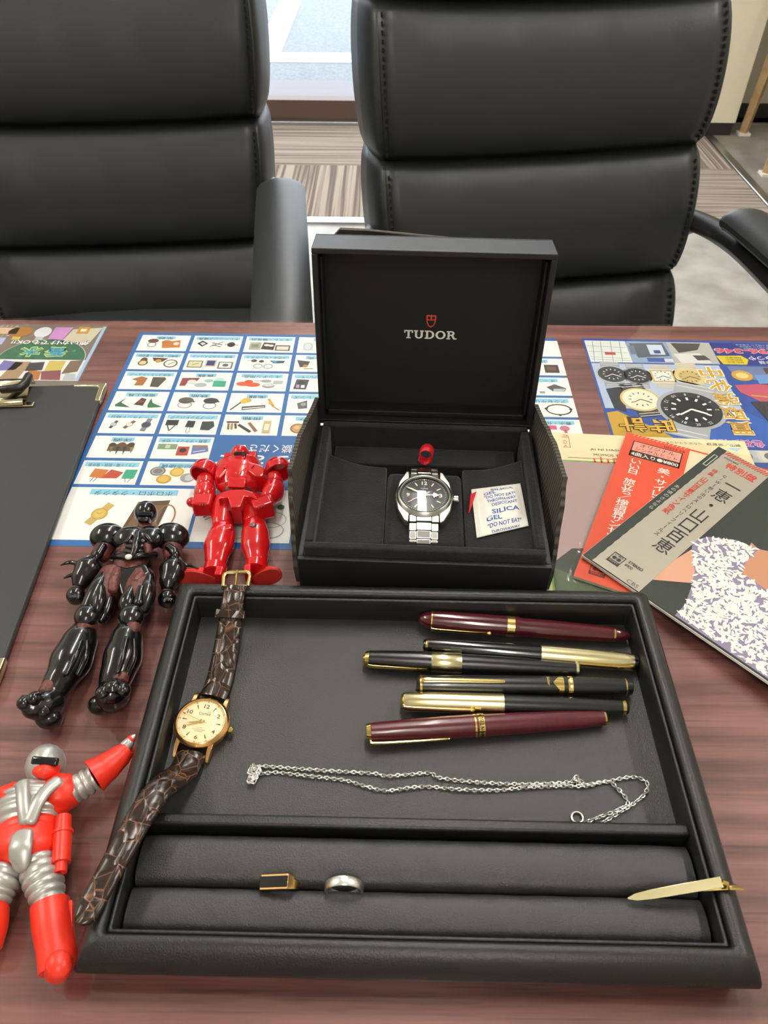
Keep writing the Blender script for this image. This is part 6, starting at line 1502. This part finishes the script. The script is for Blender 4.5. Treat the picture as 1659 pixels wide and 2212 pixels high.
k.limb('wrist', [(428, 815, 10, 4.4), (424, 838, 9.5, 4.4)], 'flesh_red'); k.limb('wrist', [(912, 830, 10, 4.2), (911, 852, 9.5, 4.2)], 'flesh_red')
for (u, v, s_) in ((412, 872, -1), (910, 890, 1)):
    f_ = k.ball('fist', u, v, 9.5, (6.2, 6.2, 6.4), 'black_gloss')
    for i in range(4): k.limb('finger', [(u - 20 + i * 13, v + 2, 14.5, 1.9), (u - 20 + i * 13, v + 22, 11.5, 1.9), (u - 18 + i * 11, v + 22, 7.0, 1.8)], 'black_gloss', 8, parent=f_)
    k.limb('thumb', [(u + s_ * -24, v - 10, 11, 2.0), (u + s_ * -14, v + 14, 15, 1.9)], 'black_gloss', 8, parent=f_)
def leg(pts, plates, shin, flesh, toes, foot_):
    k.limb('thigh', pts, 'flesh_red')
    for pl in plates: k.limb('thigh_plate', pl, 'black_gloss', 10)
    k.limb('shin', shin, 'black_gloss')
    for fl_ in flesh: k.limb('joint_skin', fl_, 'flesh_red', 10)
    f_ = k.limb('foot', foot_, 'black_gloss', 14)
    for tt in toes: k.limb('toe', tt, 'black_gloss', 10, parent=f_)
leg([(620, 760, 12, 9.6), (565, 860, 13.5, 10.6), (510, 950, 12.5, 9.2)],
    [[(580, 740, 18, 3.0), (530, 840, 20, 6.0), (490, 930, 18, 6.0), (470, 990, 15, 4)], [(545, 800, 21, 3.4), (540, 900, 21.5, 4.4), (520, 985, 17, 3.4)], [(598, 880, 16, 3.6), (575, 960, 14, 4.2), (545, 1010, 12, 3.2)]],
    [(455, 1060, 13, 8.0), (430, 1130, 14, 11.0), (385, 1230, 13, 12.5), (330, 1330, 11, 9.8), (290, 1400, 10, 8.2)],
    [[(480, 1030, 15, 6.6), (440, 1070, 19, 5.0), (425, 1110, 20.5, 2.6)], [(275, 1350, 16, 4.4), (250, 1400, 14.5, 5.0)]],
    [[(140, 1450, 22, 4.6), (118, 1462, 24, 3.6)], [(190, 1430, 24, 4.4), (172, 1428, 26.5, 3.4)], [(240, 1500, 16, 4.8), (222, 1512, 17, 3.8)]],
    [(300, 1440, 9, 8.0), (235, 1470, 13, 9.0), (180, 1470, 18, 7.5), (150, 1460, 21, 5.5)])
k.ball('heel', 265, 1540, 7.2, (8.0, 6.0, 6.8), 'black_gloss')
k.ball('knee_cap', 473, 985, 19.5, (8.0, 8.4, 7.0), 'black_gloss')
leg([(770, 770, 12, 9.6), (748, 870, 13.5, 10.6), (722, 950, 12.5, 9.2)],
    [[(810, 760, 17, 3.2), (800, 860, 19, 5.6), (770, 960, 16, 4.6)], [(720, 830, 21, 3.0), (690, 910, 20, 5.6), (690, 980, 16, 4)], [(770, 830, 22, 3.2), (752, 920, 21, 3.6)]],
    [(700, 1050, 13, 7.6), (685, 1120, 14, 10.2), (665, 1210, 13, 11.8), (635, 1300, 11.5, 10.2), (610, 1370, 10, 8.6)],
    [[(712, 1020, 15, 6.4), (722, 1050, 19, 4.6), (718, 1075, 20, 2.6)], [(668, 1300, 17, 4.0), (655, 1330, 16, 4.4)]],
    [[(560, 1400, 24, 4.6), (548, 1385, 26, 3.8)], [(615, 1370, 26, 5.0), (612, 1352, 28, 4.0)], [(668, 1385, 24, 4.6), (680, 1372, 25.5, 3.8)]],
    [(620, 1390, 9, 8.6), (612, 1410, 13, 10), (608, 1395, 19, 8.5), (606, 1385, 22, 6.5)])
k.ball('heel', 545, 1465, 7.0, (7.4, 6.0, 6.6), 'black_gloss')
k.ball('knee_cap', 713, 985, 19.5, (8.2, 8.4, 7.0), 'black_gloss')

# ridges, skin patches and helmet detail of the black figure
for pts in ([(440, 1120, 24.5, 1.6), (410, 1200, 26, 1.8), (360, 1300, 22, 1.5)], [(470, 1110, 20, 1.5), (465, 1200, 21, 1.8), (420, 1300, 17, 1.5)], [(690, 1100, 24, 1.5), (668, 1190, 25.5, 1.8), (640, 1290, 22, 1.5)], [(725, 1110, 20, 1.5), (728, 1200, 20, 1.8), (690, 1300, 17, 1.5)]):
    k.limb('shin_ridge', pts, 'black_gloss', 8)
for pts in ([(690, 600, 20, 3.4), (672, 640, 19, 3.0)], [(800, 598, 20, 3.4), (805, 640, 18.5, 3.0)], [(640, 735, 19, 3.6), (620, 800, 20.5, 4.2), (610, 850, 20, 3.2)], [(770, 760, 20, 3.4), (735, 800, 21, 3.6)]):
    k.limb('skin_patch', pts, 'flesh_red', 10)
for pts in ([(715, 545, 24.5, 1.3), (690, 575, 24, 1.5), (660, 590, 20, 1.2)], [(790, 542, 24.5, 1.3), (818, 572, 24, 1.5), (845, 590, 20, 1.2)]):
    k.limb('chest_ridge', pts, 'black_gloss', 8)
# raised vents on the robot's chest
for uv in ([(600, 292), (652, 246), (640, 300)], [(905, 240), (1000, 262), (965, 295)]): r.plate('chest_vent', uv, 20, 27.2, 'red_gloss', .3)

# ---- silver and red figure (frame of the photograph at 0,1550)
g = Toy('toy_figure', 'red and silver toy figure with one arm raised, cut by the left edge', 0, 1550, 0.2532, (230, 1100))
ob_ = g.limb('torso', [(300, 560, 14, 9.5), (275, 680, 14, 17.0), (250, 800, 14, 16.8), (238, 920, 13, 15.0)], 'silver_paint', 28, sq=(1.0, .70), ripple=1.3, per=4.6)
g.limb('strap', [(190, 560, 24, 3.2), (195, 640, 26.5, 3.0), (205, 760, 27, 3.0), (232, 890, 25.5, 3.2)], 'silver_paint', 8, sq=(1.2, .7))
g.limb('strap', [(500, 540, 24, 3.2), (400, 620, 26.5, 3.0), (320, 730, 27.5, 3.0), (250, 890, 26, 3.2)], 'silver_paint', 8, sq=(1.2, .7))
g.limb('shoulder', [(460, 560, 15, 7.0), (510, 640, 15, 11.5), (510, 720, 14, 10.5), (500, 790, 13, 6.0)], 'red_soft', 20, sq=(1.0, .95))
g.limb('shoulder', [(150, 600, 15, 5.0), (115, 660, 15, 8.5), (100, 730, 14, 8.0), (95, 790, 13, 5.0)], 'red_soft', 20, sq=(1.0, .95))
g.limb('belt', [(240, 935, 13.5, 15.4), (236, 985, 13.5, 15.2)], 'red_soft', 28, sq=(1.0, .78))
g.limb('pelvis', [(232, 1000, 13.5, 15.4), (220, 1120, 14, 15.8), (205, 1220, 13, 12.5), (180, 1310, 12, 7.0)], 'red_soft', 28, sq=(1.0, .80))
g.limb('front_stripe', [(190, 990, 26.2, 5.2), (175, 1100, 27.6, 5.6), (165, 1220, 24.8, 5.2), (158, 1290, 21, 4.0)], 'silver_paint', 14, sq=(1.0, .35))
g.limb('neck', [(385, 560, 14, 6.2), (388, 510, 15, 6.2)], 'silver_paint')
hd_ = g.ball('head', 390, 405, 15, (10.2, 11.2, 11.0), 'silver_paint', rot=-4)
g.block('visor', 385, 372, 24.8, (14.5, 4.4, 3.0), 'visor_dark', -4, 26, 1.2, parent=hd_)
g.limb('chin_guard', [(300, 428, 17, 3.0), (340, 456, 21.5, 3.6), (385, 462, 22.6, 3.8), (440, 452, 20.5, 3.6), (475, 424, 16.5, 3.0)], 'red_soft', 12, parent=hd_)
g.ball('ear_disc', 272, 400, 14, (1.8, 4.0, 4.0), 'silver_paint', parent=hd_); g.ball('ear_disc', 512, 400, 14, (1.8, 4.0, 4.0), 'silver_paint', parent=hd_)
g.limb('upper_arm', [(600, 640, 15, 7.0), (700, 580, 16, 7.4), (810, 510, 17, 7.0)], 'silver_paint', 20, ripple=1.2, per=3.8)
ga = g.limb('gauntlet', [(800, 500, 17, 9.6), (900, 430, 17, 8.0), (1010, 340, 17, 6.4), (1085, 270, 17, 4.6)], 'red_soft', 20, flat=True)
g.plate('gauntlet_fin', [(735, 385), (800, 440), (1035, 290), (1030, 245)], 17.0, 19.2, 'red_soft', .5, parent=ga)
g.plate('gauntlet_fin', [(850, 595), (860, 510), (1060, 330), (1110, 270), (1160, 235), (1125, 325)], 13.0, 15.0, 'red_soft', .5, parent=ga)
g.limb('hand', [(1068, 252, 18, 3.4), (1110, 205, 19, 3.0)], 'silver_paint', parent=ga); g.limb('missile', [(1105, 200, 19, 2.4), (1130, 175, 20, 2.2)], 'red_soft', 12, parent=ga); g.limb('missile_tip', [(1132, 172, 20, 1.9), (1152, 150, 20.5, .9)], 'silver_paint', 10, parent=ga)
g.limb('upper_arm', [(70, 720, 13, 6.6), (10, 790, 12, 7.0), (-70, 850, 12, 6.8)], 'silver_paint', 20, ripple=1.2, per=3.8)
g.limb('gauntlet', [(-60, 845, 12, 8), (-180, 930, 12, 7.4), (-240, 985, 12, 5)], 'red_soft', 16)
for (u, v, nm) in ((530, 1090, 'launcher'), (-45, 1120, 'launcher')):
    a_ = g.P(u + 12, v - 245, 17); b_ = g.P(u - 8, v + 150, 17); ax_ = (b_ - a_); L_ = ax_.length
    la = MB().lathe([(0, .0038), (0, .0040), (L_ * .32, .0042), (L_ * .33, .0052), (L_ * .39, .0052), (L_ * .40, .0046), (L_ * 1.0, .0044), (L_ * 1.01, .0030), (L_ * 1.20, .0029), (L_ * 1.20, .0020), (L_ * 1.14, .0018)], a_, ax_, 20).build('launcher', 'red_soft', g.t, angle=40)
    g.limb('launcher_peg', [(u - 40, v - 30, 16, 2.6), (u - 85, v - 30, 15, 2.6)], 'red_soft', 12, parent=la)
g.limb('thigh', [(320, 1220, 13, 9.0), (345, 1330, 13.5, 9.6), (385, 1450, 13, 9.2), (420, 1590, 12.5, 7.6)], 'silver_paint', 24, ripple=1.3, per=4.2)
g.limb('thigh', [(60, 1290, 13, 8.8), (10, 1390, 13.5, 9.4), (-40, 1500, 13, 9.0), (-75, 1620, 12.5, 7.6)], 'silver_paint', 24, ripple=1.3, per=4.2)
bt = g.limb('boot', [(425, 1590, 12.5, 9.0), (445, 1760, 12.5, 9.2), (475, 1940, 12, 8.8), (492, 2060, 11.5, 8.8), (500, 2150, 11.0, 8.8)], 'red_soft', 22, sq=(1.0, .95), flat=True)
g.plate('boot_fin', [(530, 1570), (618, 1553), (616, 2010), (590, 2060), (540, 1960)], 12.0, 14.4, 'red_soft', .5, parent=bt)
g.limb('foot', [(500, 2120, 13, 6.4), (506, 2095, 17, 6.0), (509, 2075, 19, 4.8)], 'red_soft', 18, sq=(1.15, 1.0))
g.limb('boot', [(-80, 1630, 12.5, 8.4), (-110, 1780, 12.5, 9.2), (-150, 1960, 12, 8.6)], 'red_soft', 22)
